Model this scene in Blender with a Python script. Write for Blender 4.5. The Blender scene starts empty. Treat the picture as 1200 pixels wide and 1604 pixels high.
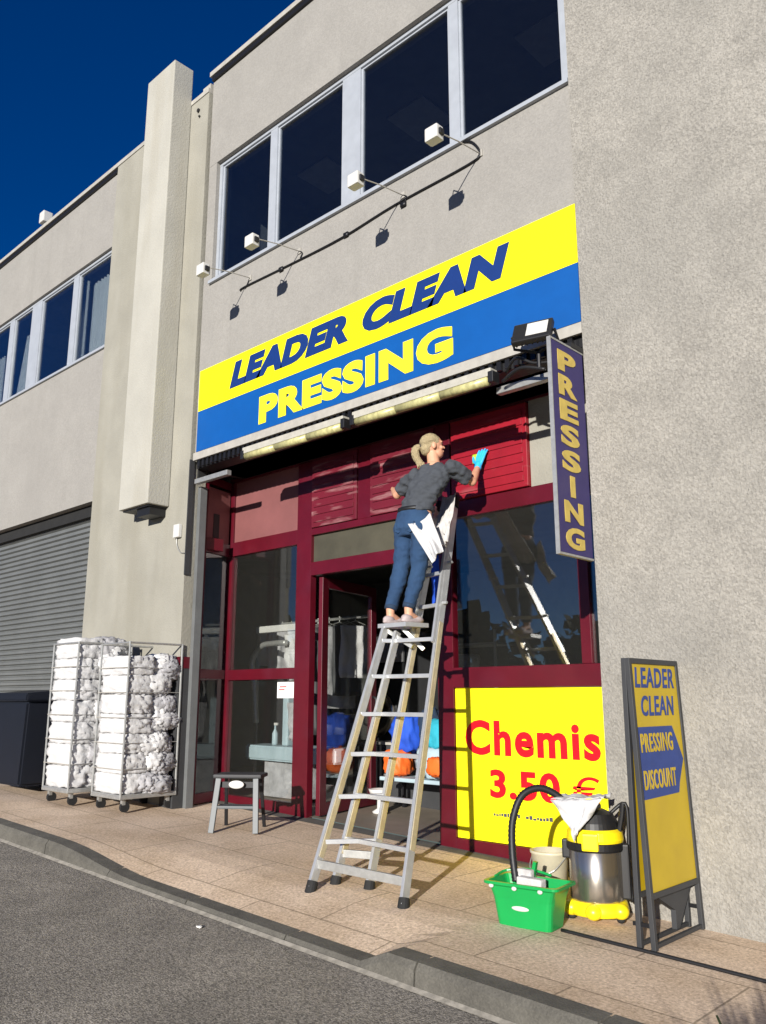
import bpy, bmesh, math, random
from mathutils import Vector, Matrix, noise
R = math.radians
random.seed(7)
sc = bpy.context.scene
COL = sc.collection

# ------------------------------------------------------------------ camera
cam_d = bpy.data.cameras.new('camera'); cam = bpy.data.objects.new('camera', cam_d); COL.objects.link(cam)
fwd = Vector((-0.6701, 0.7095, 0.2175)).normalized()
AZ = math.atan2(1428, 1347); P_ = math.atan(293 / 1315)
F = Vector((-math.cos(AZ), math.sin(AZ), 0)); RT = Vector((math.sin(AZ), math.cos(AZ), 0)); Z = Vector((0, 0, 1))
F3 = F * math.cos(P_) + Z * math.sin(P_); UP = -F * math.sin(P_) + Z * math.cos(P_)
m = Matrix((RT, UP, -F3)).transposed().to_4x4(); m.translation = (0, 0, 1.28)
cam.matrix_world = m
cam_d.sensor_fit = 'VERTICAL'; cam_d.sensor_height = 36; cam_d.lens = 1315 / 1604 * 36
cam_d.clip_start = .05; cam_d.clip_end = 2000
sc.camera = cam

# ------------------------------------------------------------------ sky, sun, exposure
SUN_EL, SUN_AZ = R(14), R(24)          # low sun, 24 degrees to the right of the facade's normal
w = bpy.data.worlds.new("World"); sc.world = w; w.use_nodes = True
nt = w.node_tree; bg = nt.nodes['Background']
sky = nt.nodes.new('ShaderNodeTexSky'); sky.sky_type = 'NISHITA'; sky.sun_disc = False
sky.sun_elevation = SUN_EL; sky.sun_rotation = math.atan2(math.sin(SUN_AZ), -math.cos(SUN_AZ))
sky.altitude = 800; sky.air_density = 0.75; sky.dust_density = 0.15; sky.ozone_density = 4.0
hs = nt.nodes.new('ShaderNodeHueSaturation'); hs.inputs['Saturation'].default_value = 1.3; hs.inputs['Value'].default_value = 1.0; hs.inputs['Hue'].default_value = 0.515
nt.links.new(sky.outputs[0], hs.inputs['Color']); nt.links.new(hs.outputs[0], bg.inputs[0])
bg.inputs[1].default_value = 0.064
sd = bpy.data.lights.new('sun', 'SUN'); sd.energy = 5.0; sd.angle = R(0.6); sd.color = (1, .955, .885)
sun = bpy.data.objects.new('sun', sd); COL.objects.link(sun)
sdir = Vector((math.sin(SUN_AZ) * math.cos(SUN_EL), -math.cos(SUN_AZ) * math.cos(SUN_EL), math.sin(SUN_EL)))
sun.rotation_euler = sdir.to_track_quat('Z', 'Y').to_euler(); sun.location = sdir * 30
sc.view_settings.view_transform = 'Standard'; sc.view_settings.look = 'None'
sc.view_settings.exposure = 0.50; sc.view_settings.gamma = 1; sc.view_settings.use_curve_mapping = False

# ------------------------------------------------------------------ materials
def mat(name, col, rough=.7, var=.0, vscale=6, bump=0, bscale=60, metal=0, spec=.5, col2=None, detail=6, dist=.01, stretch=None, alpha=None, coat=0):
    """principled surface; its colour drifts between col and col2 over noise, with a fine bump"""
    ma = bpy.data.materials.new(name); ma.use_nodes = True
    n = ma.node_tree; b = n.nodes['Principled BSDF']
    b.inputs['Roughness'].default_value = rough; b.inputs['Metallic'].default_value = metal
    b.inputs['Specular IOR Level'].default_value = spec
    b.inputs['Coat Weight'].default_value = coat
    c = Vector(col)
    tc = n.nodes.new('ShaderNodeTexCoord'); mp = n.nodes.new('ShaderNodeMapping')
    n.links.new(tc.outputs['Object'], mp.inputs[0])
    if stretch: mp.inputs['Scale'].default_value = stretch
    if var or col2:
        nz = n.nodes.new('ShaderNodeTexNoise'); nz.inputs['Scale'].default_value = vscale; nz.inputs['Detail'].default_value = detail
        nz.inputs['Roughness'].default_value = .6
        n.links.new(mp.outputs[0], nz.inputs[0])
        rp = n.nodes.new('ShaderNodeValToRGB'); rp.color_ramp.elements[0].position = .33; rp.color_ramp.elements[1].position = .67
        a = c * (1 - var); z = Vector(col2) if col2 else c * (1 + var)
        rp.color_ramp.elements[0].color = (*a, 1); rp.color_ramp.elements[1].color = (*[min(q, .95) for q in z], 1)
        n.links.new(nz.outputs[0], rp.inputs[0]); n.links.new(rp.outputs[0], b.inputs['Base Color'])
    else:
        b.inputs['Base Color'].default_value = (*c, 1)
    if bump:
        n2 = n.nodes.new('ShaderNodeTexNoise'); n2.inputs['Scale'].default_value = bscale; n2.inputs['Detail'].default_value = 5
        n.links.new(mp.outputs[0], n2.inputs[0])
        bp = n.nodes.new('ShaderNodeBump'); bp.inputs['Strength'].default_value = bump; bp.inputs['Distance'].default_value = dist
        n.links.new(n2.outputs[0], bp.inputs['Height']); n.links.new(bp.outputs[0], b.inputs['Normal'])
    return ma

def speckle(ma, scale, dark, light, amount):
    """adds small aggregate grains to a material's colour"""
    n = ma.node_tree; b = n.nodes['Principled BSDF']
    src = b.inputs['Base Color'].links[0].from_socket
    tc = [q for q in n.nodes if q.type == 'TEX_COORD'][0]
    v = n.nodes.new('ShaderNodeTexVoronoi'); v.inputs['Scale'].default_value = scale
    n.links.new(tc.outputs['Object'], v.inputs['Vector'])
    sp = n.nodes.new('ShaderNodeSeparateColor'); n.links.new(v.outputs['Color'], sp.inputs[0])
    rp = n.nodes.new('ShaderNodeValToRGB'); rp.color_ramp.elements[0].color = (dark,) * 3 + (1,); rp.color_ramp.elements[1].color = (light,) * 3 + (1,)
    n.links.new(sp.outputs[0], rp.inputs[0])
    mx = n.nodes.new('ShaderNodeMix'); mx.data_type = 'RGBA'; mx.blend_type = 'MULTIPLY'; mx.inputs[0].default_value = amount
    n.links.new(src, mx.inputs[6]); n.links.new(rp.outputs[0], mx.inputs[7]); n.links.new(mx.outputs[2], b.inputs['Base Color'])
    return ma

def blotch(ma, scale, colour, lo, hi, amt, stretch=(1, 1, 1)):
    """large soft stains of another colour over a material"""
    n = ma.node_tree; b = n.nodes['Principled BSDF']
    src = b.inputs['Base Color'].links[0].from_socket
    tc = [q for q in n.nodes if q.type == 'TEX_COORD'][0]
    mp = n.nodes.new('ShaderNodeMapping'); mp.inputs['Scale'].default_value = stretch; mp.inputs['Location'].default_value = (3.1, 1.7, 5.3)
    n.links.new(tc.outputs['Object'], mp.inputs[0])
    nz = n.nodes.new('ShaderNodeTexNoise'); nz.inputs['Scale'].default_value = scale; nz.inputs['Detail'].default_value = 7
    n.links.new(mp.outputs[0], nz.inputs[0])
    mr = n.nodes.new('ShaderNodeMapRange'); mr.inputs[1].default_value = lo; mr.inputs[2].default_value = hi; mr.inputs[4].default_value = amt
    n.links.new(nz.outputs[0], mr.inputs[0])
    mx = n.nodes.new('ShaderNodeMix'); mx.data_type = 'RGBA'; n.links.new(mr.outputs[0], mx.inputs[0])
    n.links.new(src, mx.inputs[6]); mx.inputs[7].default_value = (*colour, 1); n.links.new(mx.outputs[2], b.inputs['Base Color'])
    return ma

def glass(name, tint=(.8, .85, .85), blend=.35, rough=0, refl=1.0, dust=.004):
    ma = bpy.data.materials.new(name); ma.use_nodes = True; n = ma.node_tree
    n.nodes.remove(n.nodes['Principled BSDF']); o = n.nodes['Material Output']
    t = n.nodes.new('ShaderNodeBsdfTransparent'); t.inputs[0].default_value = (*tint, 1)
    g = n.nodes.new('ShaderNodeBsdfGlossy'); g.inputs['Roughness'].default_value = rough; g.inputs[0].default_value = (refl, refl, refl, 1)
    lw = n.nodes.new('ShaderNodeLayerWeight'); lw.inputs[0].default_value = .5
    pw = n.nodes.new('ShaderNodeMath'); pw.operation = 'POWER'; n.links.new(lw.outputs['Facing'], pw.inputs[0]); pw.inputs[1].default_value = 4
    ma_ = n.nodes.new('ShaderNodeMath'); ma_.operation = 'MULTIPLY_ADD'; n.links.new(pw.outputs[0], ma_.inputs[0]); ma_.inputs[1].default_value = .9; ma_.inputs[2].default_value = blend
    tc = n.nodes.new('ShaderNodeTexCoord'); nz = n.nodes.new('ShaderNodeTexNoise'); nz.inputs['Scale'].default_value = 1.3
    n.links.new(tc.outputs['Object'], nz.inputs[0])
    bp = n.nodes.new('ShaderNodeBump'); bp.inputs['Strength'].default_value = .06; bp.inputs['Distance'].default_value = .02
    n.links.new(nz.outputs[0], bp.inputs['Height']); n.links.new(bp.outputs[0], g.inputs['Normal'])
    df = n.nodes.new('ShaderNodeBsdfDiffuse'); df.inputs[0].default_value = (.42, .42, .38, 1)      # thin film of dust
    dm = n.nodes.new('ShaderNodeMixShader'); dm.inputs[0].default_value = dust; n.links.new(t.outputs[0], dm.inputs[1]); n.links.new(df.outputs[0], dm.inputs[2]); t = dm
    mx = n.nodes.new('ShaderNodeMixShader'); n.links.new(ma_.outputs[0], mx.inputs[0])
    n.links.new(t.outputs[0], mx.inputs[1]); n.links.new(g.outputs[0], mx.inputs[2]); n.links.new(mx.outputs[0], o.inputs[0])
    return ma

M = {}
M['stucco'] = speckle(mat('rough_render', (.300, .282, .248), .95, .10, 4, bump=1.0, bscale=70, dist=.012), 70, .74, 1.12, .85)
blotch(M['stucco'], .7, (.235, .225, .20), .48, .72, .55)
blotch(M['stucco'], 2.4, (.36, .35, .32), .60, .75, .5, (1.5, 1.5, .12))
M['render'] = speckle(mat('smooth_render', (.282, .268, .244), .95, .05, 3, bump=.5, bscale=90, dist=.006), 70, .85, 1.06, .7)
blotch(M['render'], .8, (.240, .228, .208), .45, .75, .5, (1, 1, .3))
blotch(M['render'], 5, (.215, .205, .185), .58, .75, .35, (1, 1, .06))
M['concrete'] = blotch(mat('weathered_concrete', (.285, .272, .228), .95, .08, 2.2, bump=.6, bscale=45, dist=.008), 1.3, (.22, .205, .16), .45, .7, .6, (1.6, 1.6, .25))
M['chimney'] = blotch(mat('pale_concrete', (.375, .362, .315), .95, .06, 2, bump=.5, bscale=45, dist=.008), 1.6, (.31, .285, .225), .5, .75, .6, (2, 2, .2))
M['white'] = mat('white_frame', (.33, .352, .385), .4, .06, 8)
M['trim'] = mat('off_white_trim', (.37, .35, .31), .6, .12, 9)
M['asphalt'] = speckle(mat('asphalt', (.235, .212, .178), .95, .16, 2.2, bump=1.0, bscale=110, dist=.010), 105, .42, 1.7, .85)
M['kerb'] = speckle(mat('kerb_concrete', (.105, .098, .082), .95, .25, 5, bump=.6, bscale=80, dist=.006), 120, .75, 1.15, .7)
M['joint'] = mat('pale_joint', (.30, .275, .23), .9, .3, 20)
M['dark_metal'] = mat('dark_metal', (.012, .012, .014), .45, metal=.3)
M['black'] = mat('black_plastic', (.010, .010, .011), .5)
M['rubber'] = mat('black_rubber', (.012, .012, .012), .8, bump=.3, bscale=200)
M['alu'] = mat('aluminium', (.56, .565, .56), .38, .08, 14, metal=.55, bump=.2, bscale=160, dist=.002)
M['alu_worn'] = mat('yellowed_aluminium', (.55, .47, .30), .45, .15, 9, metal=.45)
M['guide_grey'] = mat('guide_grey', (.12, .125, .125), .6, .1, 6)
M['galv'] = mat('galvanised', (.42, .42, .40), .45, .12, 25, metal=.6)
M['maroon'] = blotch(mat('maroon_paint', (.088, .0035, .010), .36, .12, 4, bump=.15, bscale=60, dist=.003), 3, (.09, .015, .028), .5, .8, .5)
M['maroon_panel'] = blotch(mat('maroon_board', (.120, .006, .016), .5, .10, 3), 4.5, (.30, .15, .15), .52, .70, .8, (.6, 1, 4))
M['red_panel'] = blotch(mat('red_board', (.26, .006, .016), .45, .12, 3), 4.5, (.33, .12, .12), .60, .80, .5, (.6, 1, 4))
M['pink_panel'] = mat('faded_maroon_board', (.19, .068, .066), .6, .10, 3)
M['yellow'] = mat('yellow_vinyl', (.95, .84, .006), .5, .015, 6, spec=.3)
M['blue'] = mat('blue_vinyl', (.003, .078, .30), .5, .05, 5, spec=.3)
M['letter_blue'] = mat('letter_blue', (.004, .028, .15), .5, .05, 9)
M['letter_yellow'] = mat('letter_yellow', (.93, .80, .02), .5, .03, 9)
M['letter_red'] = mat('letter_red', (.70, .0, .008), .5, .05, 9)
M['sign_purple'] = blotch(mat('faded_violet_panel', (.026, .018, .105), .5, .12, 4), 3, (.06, .045, .12), .5, .75, .5)
M['sign_gold'] = mat('gold_lettering', (.52, .385, .085), .5, .12, 12)
M['af_yellow'] = blotch(mat('ochre_yellow_board', (.46, .325, .010), .45, .06, 4), 3, (.40, .27, .02), .5, .8, .6)
M['af_blue'] = mat('navy_print', (.018, .045, .20), .5, .1, 10)
M['charcoal'] = mat('charcoal_paint', (.035, .036, .038), .6, .15, 3)
M['shutter'] = blotch(mat('grey_slats', (.150, .156, .152), .5, .08, 3, metal=.2), 1.2, (.115, .12, .115), .5, .75, .5)
M['soffit'] = mat('dark_soffit', (.010, .010, .010), .9, .2, 6)
M['int_wall'] = mat('interior_wall', (.17, .17, .155), .9, .2, 2)
M['int_floor'] = mat('interior_floor', (.20, .165, .125), .6, .12, 4)
M['olive'] = mat('olive_board', (.060, .055, .036), .6, .2, 3)
M['shopglass'] = glass('shop_glass', (.94, .95, .94), .085, 0, .9, .014)
M['leftglass'] = glass('left_upper_glass', (.90, .93, .95), .09, .0, .95)
M['upglass'] = glass('upper_glass', (.70, .74, .78), .06, .0, .9)
M['curtain'] = mat('white_curtain', (.62, .66, .64), .9, .08, 3, stretch=(14, 1, .4))
M['fabric_white'] = mat('white_linen', (.52, .515, .51), .95, .06, 9, bump=.5, bscale=40, dist=.01)
M['linen_grey'] = mat('grey_white_linen', (.36, .355, .365), .95, .25, 9, bump=.5, bscale=40, dist=.01)  # grey laundry; also paints the shaded side of the caged stacks
M['navy_bin'] = mat('navy_plastic', (.002, .004, .010), .6, .1, 5)
M['green'] = mat('green_plastic', (.006, .30, .065), .35, .06, 6)
M['vac_yellow'] = mat('bright_yellow_plastic', (.92, .70, .01), .35, .03, 6)
M['steel'] = mat('brushed_steel', (.46, .42, .36), .22, .12, 3, metal=.9, stretch=(12, 12, .5))
M['clear'] = mat('cloudy_plastic', (.55, .50, .36), .4, .12, 6)
M['skin'] = mat('skin', (.62, .32, .20), .55, .05, 9, bump=.1, bscale=90, dist=.002)
M['hair'] = mat('blonde_hair', (.42, .335, .19), .65, .4, 6, stretch=(60, 60, 4), bump=.8, bscale=30, dist=.008)
M['hair_dark'] = mat('dark_band', (.05, .04, .03), .7)
M['tee'] = mat('dark_grey_tee', (.050, .056, .066), .9, .12, 6, bump=.4, bscale=26, dist=.01)
M['jeans'] = blotch(mat('blue_denim', (.014, .044, .105), .9, .12, 12, bump=.5, bscale=30, dist=.008), 5, (.024, .068, .14), .5, .75, .5)
M['denim_dark'] = mat('dark_denim', (.014, .032, .065), .9, .1, 12)
M['shoe_grey'] = mat('pale_shoe', (.40, .33, .32), .7, .15, 20)
M['glove'] = mat('light_blue_glove', (.03, .42, .80), .45, .05, 12)
M['sponge'] = mat('yellow_green_sponge', (.45, .60, .03), .95, .2, 60, bump=1, bscale=120)
M['royal'] = mat('royal_blue_cloth', (.010, .07, .48), .8, .15, 8)
M['cloth_grey'] = mat('grey_white_rag', (.50, .48, .46), .95, .25, 9, bump=.6, bscale=30, dist=.01)
M['stool_grey'] = mat('pale_grey_metal', (.085, .095, .10), .5, .06, 9)
M['tile_joint'] = mat('tile_joint', (.10, .08, .06), .9)
M['orange'] = mat('orange_plastic', (.80, .14, .02), .5, .1, 8)
M['teal'] = mat('teal_cloth', (.02, .34, .44), .8, .15, 7)
M['paleblue'] = mat('pale_blue_grey', (.36, .46, .50), .5, .08, 4)
M['bark'] = mat('bark', (.10, .075, .05), .95, .3, 20, bump=1, bscale=30)
M['leaf'] = mat('foliage', (.035, .055, .018), .8, .4, 1.2)
M['leaf_far'] = mat('far_foliage', (.020, .028, .016), .95, .5, .3)
M['tube_white'] = mat('tube_housing', (.42, .40, .34), .4, .12, 16)
M['tube_yellow'] = mat('yellowed_diffuser', (.46, .43, .20), .35, .25, 16, stretch=(2, 1, 1))
M['lamp_white'] = mat('white_lamp', (.56, .55, .52), .4, .04, 8)
M['paper'] = mat('white_card', (.80, .78, .74), .7)
M['ink'] = mat('ink', (.05, .05, .08), .7)
M['redink'] = mat('red_ink', (.5, .03, .03), .7)

# paving: tan concrete slabs with narrow joints and stains
pv = bpy.data.materials.new('tan_paving'); pv.use_nodes = True; n = pv.node_tree; b = n.nodes['Principled BSDF']; b.inputs['Roughness'].default_value = .92
tc = n.nodes.new('ShaderNodeTexCoord'); mp = n.nodes.new('ShaderNodeMapping'); mp.inputs['Rotation'].default_value = (0, 0, R(0)); n.links.new(tc.outputs['Object'], mp.inputs[0])
bk = n.nodes.new('ShaderNodeTexBrick'); bk.inputs['Scale'].default_value = 1; bk.inputs['Brick Width'].default_value = 1.15; bk.inputs['Row Height'].default_value = .62
bk.inputs['Mortar Size'].default_value = .008; bk.inputs['Mortar Smooth'].default_value = .6; bk.offset = 0.5
bk.inputs['Color1'].default_value = (.77, .605, .455, 1); bk.inputs['Color2'].default_value = (.69, .54, .405, 1); bk.inputs['Mortar'].default_value = (.36, .28, .20, 1)
n.links.new(mp.outputs[0], bk.inputs[0])
nz = n.nodes.new('ShaderNodeTexNoise'); nz.inputs['Scale'].default_value = 55; nz.inputs['Detail'].default_value = 8; nz.inputs['Roughness'].default_value = .75; n.links.new(tc.outputs['Object'], nz.inputs[0])
nz2 = n.nodes.new('ShaderNodeTexNoise'); nz2.inputs['Scale'].default_value = 1.6; nz2.inputs['Detail'].default_value = 6; n.links.new(tc.outputs['Object'], nz2.inputs[0])
r1 = n.nodes.new('ShaderNodeValToRGB'); r1.color_ramp.elements[0].position = .32; r1.color_ramp.elements[0].color = (.48, .45, .41, 1); r1.color_ramp.elements[1].position = .64; r1.color_ramp.elements[1].color = (1.22, 1.22, 1.2, 1)
r2 = n.nodes.new('ShaderNodeValToRGB'); r2.color_ramp.elements[0].position = .35; r2.color_ramp.elements[0].color = (.80, .77, .72, 1); r2.color_ramp.elements[1].position = .6
n.links.new(nz.outputs[0], r1.inputs[0]); n.links.new(nz2.outputs[0], r2.inputs[0])
x1 = n.nodes.new('ShaderNodeMix'); x1.data_type = 'RGBA'; x1.blend_type = 'MULTIPLY'; x1.inputs[0].default_value = 1
x2 = n.nodes.new('ShaderNodeMix'); x2.data_type = 'RGBA'; x2.blend_type = 'MULTIPLY'; x2.inputs[0].default_value = 1
n.links.new(bk.outputs[0], x1.inputs[6]); n.links.new(r1.outputs[0], x1.inputs[7]); n.links.new(x1.outputs[2], x2.inputs[6]); n.links.new(r2.outputs[0], x2.inputs[7]); n.links.new(x2.outputs[2], b.inputs['Base Color'])
bp = n.nodes.new('ShaderNodeBump'); bp.inputs['Strength'].default_value = .35; bp.inputs['Distance'].default_value = .006
n.links.new(nz.outputs[0], bp.inputs['Height']); n.links.new(bp.outputs[0], b.inputs['Normal'])
M['paving'] = pv

# ------------------------------------------------------------------ mesh helpers
def link(name, bm, m, parent=None, smooth=False, autos=None):
    me = bpy.data.meshes.new(name); bmesh.ops.recalc_face_normals(bm, faces=bm.faces) if not smooth == 'keep' else None
    bm.to_mesh(me); bm.free()
    if isinstance(m, (list, tuple)):
        for q in m: me.materials.append(M[q])
    else: me.materials.append(M[m])
    o = bpy.data.objects.new(name, me); COL.objects.link(o)
    if parent: o.parent = parent
    if smooth:
        for p in me.polygons: p.use_smooth = True
    return o

def thing(name, label, cat, loc=(0, 0, 0), rz=0, group=None):
    o = bpy.data.objects.new(name, None); COL.objects.link(o); o.location = loc; o.rotation_euler = (0, 0, rz)
    o.empty_display_size = .1
    o['label'] = label; o['category'] = cat
    if group: o['group'] = group
    return o

def tag(o, label, cat, group=None, kind=None):
    o['label'] = label; o['category'] = cat
    if group: o['group'] = group
    if kind: o['kind'] = kind
    return o

def struct(o): o['kind'] = 'structure'; return o

def box(bm, x0, x1, y0, y1, z0, z1, bev=0, mi=0):
    vs = [bm.verts.new((x, y, z)) for x in (x0, x1) for y in (y0, y1) for z in (z0, z1)]
    fs = [bm.faces.new([vs[i] for i in q]) for q in ((0, 1, 3, 2), (4, 6, 7, 5), (0, 4, 5, 1), (2, 3, 7, 6), (0, 2, 6, 4), (1, 5, 7, 3))]
    for f in fs: f.material_index = mi
    if bev:
        es = list({e for f in fs for e in f.edges})
        r = bmesh.ops.bevel(bm, geom=es, offset=bev, segments=2, affect='EDGES', profile=.6)
        for f in r['faces']: f.material_index = mi
    return vs

def prism(bm, pts, d0, d1, plane='XZ', mi=0):
    """polygon extruded: plane XZ along Y, YZ along X, XY along Z"""
    def P(a, b, d): return (a, d, b) if plane == 'XZ' else ((d, a, b) if plane == 'YZ' else (a, b, d))
    A = [bm.verts.new(P(a, b, d0)) for a, b in pts]; B = [bm.verts.new(P(a, b, d1)) for a, b in pts]
    n_ = len(pts); fs = [bm.faces.new(A), bm.faces.new(B[::-1])]
    for i in range(n_): fs.append(bm.faces.new((A[i], A[(i + 1) % n_], B[(i + 1) % n_], B[i])))
    for f in fs: f.material_index = mi

def beam(bm, p0, p1, w, d, up=(0, 0, 1), mi=0, bev=0):
    """rectangular bar from p0 to p1: w across, d along the 'up-ish' side"""
    p0, p1 = Vector(p0), Vector(p1); t = (p1 - p0).normalized(); u = Vector(up); s = t.cross(u)
    if s.length < 1e-4: s = t.cross(Vector((1, 0, 0)))
    s.normalize(); u = s.cross(t).normalized()
    vs = []
    for p in (p0, p1):
        for a, c in ((-1, -1), (1, -1), (1, 1), (-1, 1)): vs.append(bm.verts.new(p + s * a * w / 2 + u * c * d / 2))
    fs = [bm.faces.new([vs[i] for i in q]) for q in ((3, 2, 1, 0), (4, 5, 6, 7), (0, 1, 5, 4), (1, 2, 6, 5), (2, 3, 7, 6), (3, 0, 4, 7))]
    for f in fs: f.material_index = mi
    if bev: bmesh.ops.bevel(bm, geom=list({e for f in fs for e in f.edges}), offset=bev, segments=2, affect='EDGES', profile=.6)

def tube(bm, pts, r, seg=10, mi=0, cap=True):
    pts = [Vector(p) for p in pts]; rs = r if isinstance(r, (list, tuple)) else [r] * len(pts)
    rings = []; prev = None
    for i, p in enumerate(pts):
        t = (pts[min(i + 1, len(pts) - 1)] - pts[max(i - 1, 0)]).normalized()
        if prev is None:
            a = Vector((0, 0, 1)) if abs(t.z) < .9 else Vector((1, 0, 0)); s = t.cross(a).normalized()
        else: s = (prev - t * prev.dot(t)).normalized()
        prev = s; u = t.cross(s)
        rings.append([bm.verts.new(p + (s * math.cos(q * 2 * math.pi / seg) + u * math.sin(q * 2 * math.pi / seg)) * rs[i]) for q in range(seg)])
    for A, B in zip(rings, rings[1:]):
        for q in range(seg):
            f = bm.faces.new((A[q], A[(q + 1) % seg], B[(q + 1) % seg], B[q])); f.material_index = mi
    if cap:
        for rg in (rings[0][::-1], rings[-1]):
            f = bm.faces.new(rg); f.material_index = mi

def lathe(bm, prof, c=(0, 0, 0), seg=32, mi=0, sx=1, sy=1, cap=True):
    rings = []
    for r, z in prof:
        rings.append([bm.verts.new((c[0] + r * sx * math.cos(q * 2 * math.pi / seg), c[1] + r * sy * math.sin(q * 2 * math.pi / seg), c[2] + z)) for q in range(seg)])
    for A, B in zip(rings, rings[1:]):
        for q in range(seg):
            f = bm.faces.new((A[q], A[(q + 1) % seg], B[(q + 1) % seg], B[q])); f.material_index = mi
    if cap:
        f = bm.faces.new(rings[0][::-1]); f.material_index = mi; f = bm.faces.new(rings[-1]); f.material_index = mi

def smoothpath(pts, k=6):
    P = [Vector(p) for p in pts]; out = []
    for i in range(len(P) - 1):
        a = P[max(i - 1, 0)]; b_ = P[i]; c = P[i + 1]; d = P[min(i + 2, len(P) - 1)]
        for j in range(k):
            t = j / k
            out.append(.5 * ((2 * b_) + (c - a) * t + (2 * a - 5 * b_ + 4 * c - d) * t * t + (3 * b_ - a - 3 * c + d) * t ** 3))
    out.append(P[-1]); return out

def cloth(name, corners, m, parent=None, n1=16, n2=20, amp=.015, freq=7, th=.004, seed=0, sag=0):
    """a crumpled sheet spanned between four corners (a,b top; c,d bottom), with real thickness"""
    a, b_, c, d = [Vector(q) for q in corners]; bm = bmesh.new()
    nn = (b_ - a).cross(d - a).normalized(); G = []
    for j in range(n2 + 1):
        v = j / n2; row = []
        for i in range(n1 + 1):
            u = i / n1; p = a.lerp(b_, u).lerp(d.lerp(c, u), v)
            q = noise.noise(Vector((u * freq + seed, v * freq * .4, seed))) + .5 * noise.noise(Vector((u * freq * 2.2, v * freq, seed + 4)))
            p = p + nn * q * amp * (.5 + v) + Vector((0, 0, -sag * math.sin(math.pi * u) * (1 - v)))
            row.append(bm.verts.new(p))
        G.append(row)
    for j in range(n2):
        for i in range(n1): bm.faces.new((G[j][i], G[j][i + 1], G[j + 1][i + 1], G[j + 1][i]))
    bmesh.ops.recalc_face_normals(bm, faces=bm.faces)
    bmesh.ops.solidify(bm, geom=bm.faces[:], thickness=th)
    return link(name, bm, m, parent, smooth=True)

def crumple(bm, c, s, amp=.03, f=9, seed=0, cuts=7, sq=.35, mi=0):
    """a soft, rounded, folded lump filling the box of half-size s round c"""
    n0 = len(bm.verts)
    r = bmesh.ops.create_cube(bm, size=2)
    vs = r['verts']; es = list({e for v in vs for e in v.link_edges})
    bmesh.ops.subdivide_edges(bm, edges=es, cuts=cuts, use_grid_fill=True)
    allv = list(bm.verts)[n0:]
    for v in allv:
        p = v.co.copy(); q = p.normalized()
        p = p.lerp(q * 1.25, sq)
        o = Vector((p.x * f * .5 + seed, p.y * f * .5, p.z * f * .35 + seed * 1.7))
        k = 1 + amp * 6 * noise.noise(o) + amp * 4 * abs(noise.noise(o * 2.3))
        v.co = Vector(c) + Vector((p.x * s[0], p.y * s[1], p.z * s[2])) * k
    for f_ in {f2 for v in allv for f2 in v.link_faces}: f_.material_index = mi

def textmesh(s, h, wid, depth, offset=.0, shear=0, spacing=1.0):
    """lettering as mesh, lower-left of its bounding box at the origin, scaled to cap height h and width wid"""
    cu = bpy.data.curves.new('lettering', 'FONT'); cu.body = s; cu.size = 1; cu.extrude = .5; cu.offset = offset; cu.shear = shear
    cu.space_character = spacing; cu.resolution_u = 4
    o = bpy.data.objects.new('lettering', cu); COL.objects.link(o)
    bpy.context.view_layer.update()
    me = bpy.data.meshes.new_from_object(o.evaluated_get(bpy.context.evaluated_depsgraph_get()))
    bpy.data.objects.remove(o); bm = bmesh.new(); bm.from_mesh(me)
    xs = [v.co.x for v in bm.verts]; ys = [v.co.y for v in bm.verts]
    x0, x1, y0, y1 = min(xs), max(xs), min(ys), max(ys)
    for v in bm.verts:
        v.co.x = (v.co.x - x0) / (x1 - x0) * wid; v.co.y = (v.co.y - y0) / (y1 - y0) * h; v.co.z = (v.co.z + .5) * depth
    return bm

def on_front(bm, x, y, z):    # facing -Y
    bm.transform(Matrix(((1, 0, 0, x), (0, 0, -1, y), (0, 1, 0, z), (0, 0, 0, 1)))); return bm
def on_side(bm, x, y, z):     # facing +X
    bm.transform(Matrix(((0, 0, 1, x), (1, 0, 0, y), (0, 1, 0, z), (0, 0, 0, 1)))); return bm

def gz(x): return .037 * (-max(min(x, 12), -26) - 2.9)     # the street rises gently to the left

# ------------------------------------------------------------------ ground
def kerb_drop(x):      # dropped kerb in front of the shop entrance
    def ss(a, b_, t): t = max(0, min(1, (t - a) / (b_ - a))); return t * t * (3 - 2 * t)
    return -.085 * ss(-6.9, -5.6, x) * (1 - ss(-3.38, -3.26, x))
KY = 3.40
bm = bmesh.new()
xs = [-60, -26] + [-20 + i * .5 for i in range(64)] + [12.2, 60]
ys = [-120, -40, -10, 0, 2, 3, KY]
G = [[bm.verts.new((x, y, gz(x) - .12)) for y in ys] for x in xs]
for i in range(len(xs) - 1):
    for j in range(len(ys) - 1): bm.faces.new((G[i][j], G[i + 1][j], G[i + 1][j + 1], G[i][j + 1]))
struct(link('road', bm, 'asphalt'))
# pavement: slopes down to the dropped kerb
bm = bmesh.new(); ys = [KY + .13, 3.6, 3.7, 3.85, 4.0, 4.2, 4.6, 5.0, 5.5, 5.86]
xs = [-26 + i * .2 for i in range(191)]
def pz(x, y): return gz(x) + kerb_drop(x) * max(0, 1 - (y - KY - .13) / .55)
G = [[bm.verts.new((x, y, pz(x, y))) for y in ys] for x in xs]
for i in range(len(xs) - 1):
    for j in range(len(ys) - 1): bm.faces.new((G[i][j], G[i + 1][j], G[i + 1][j + 1], G[i][j + 1]))
struct(link('pavement', bm, 'paving'))
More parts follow.
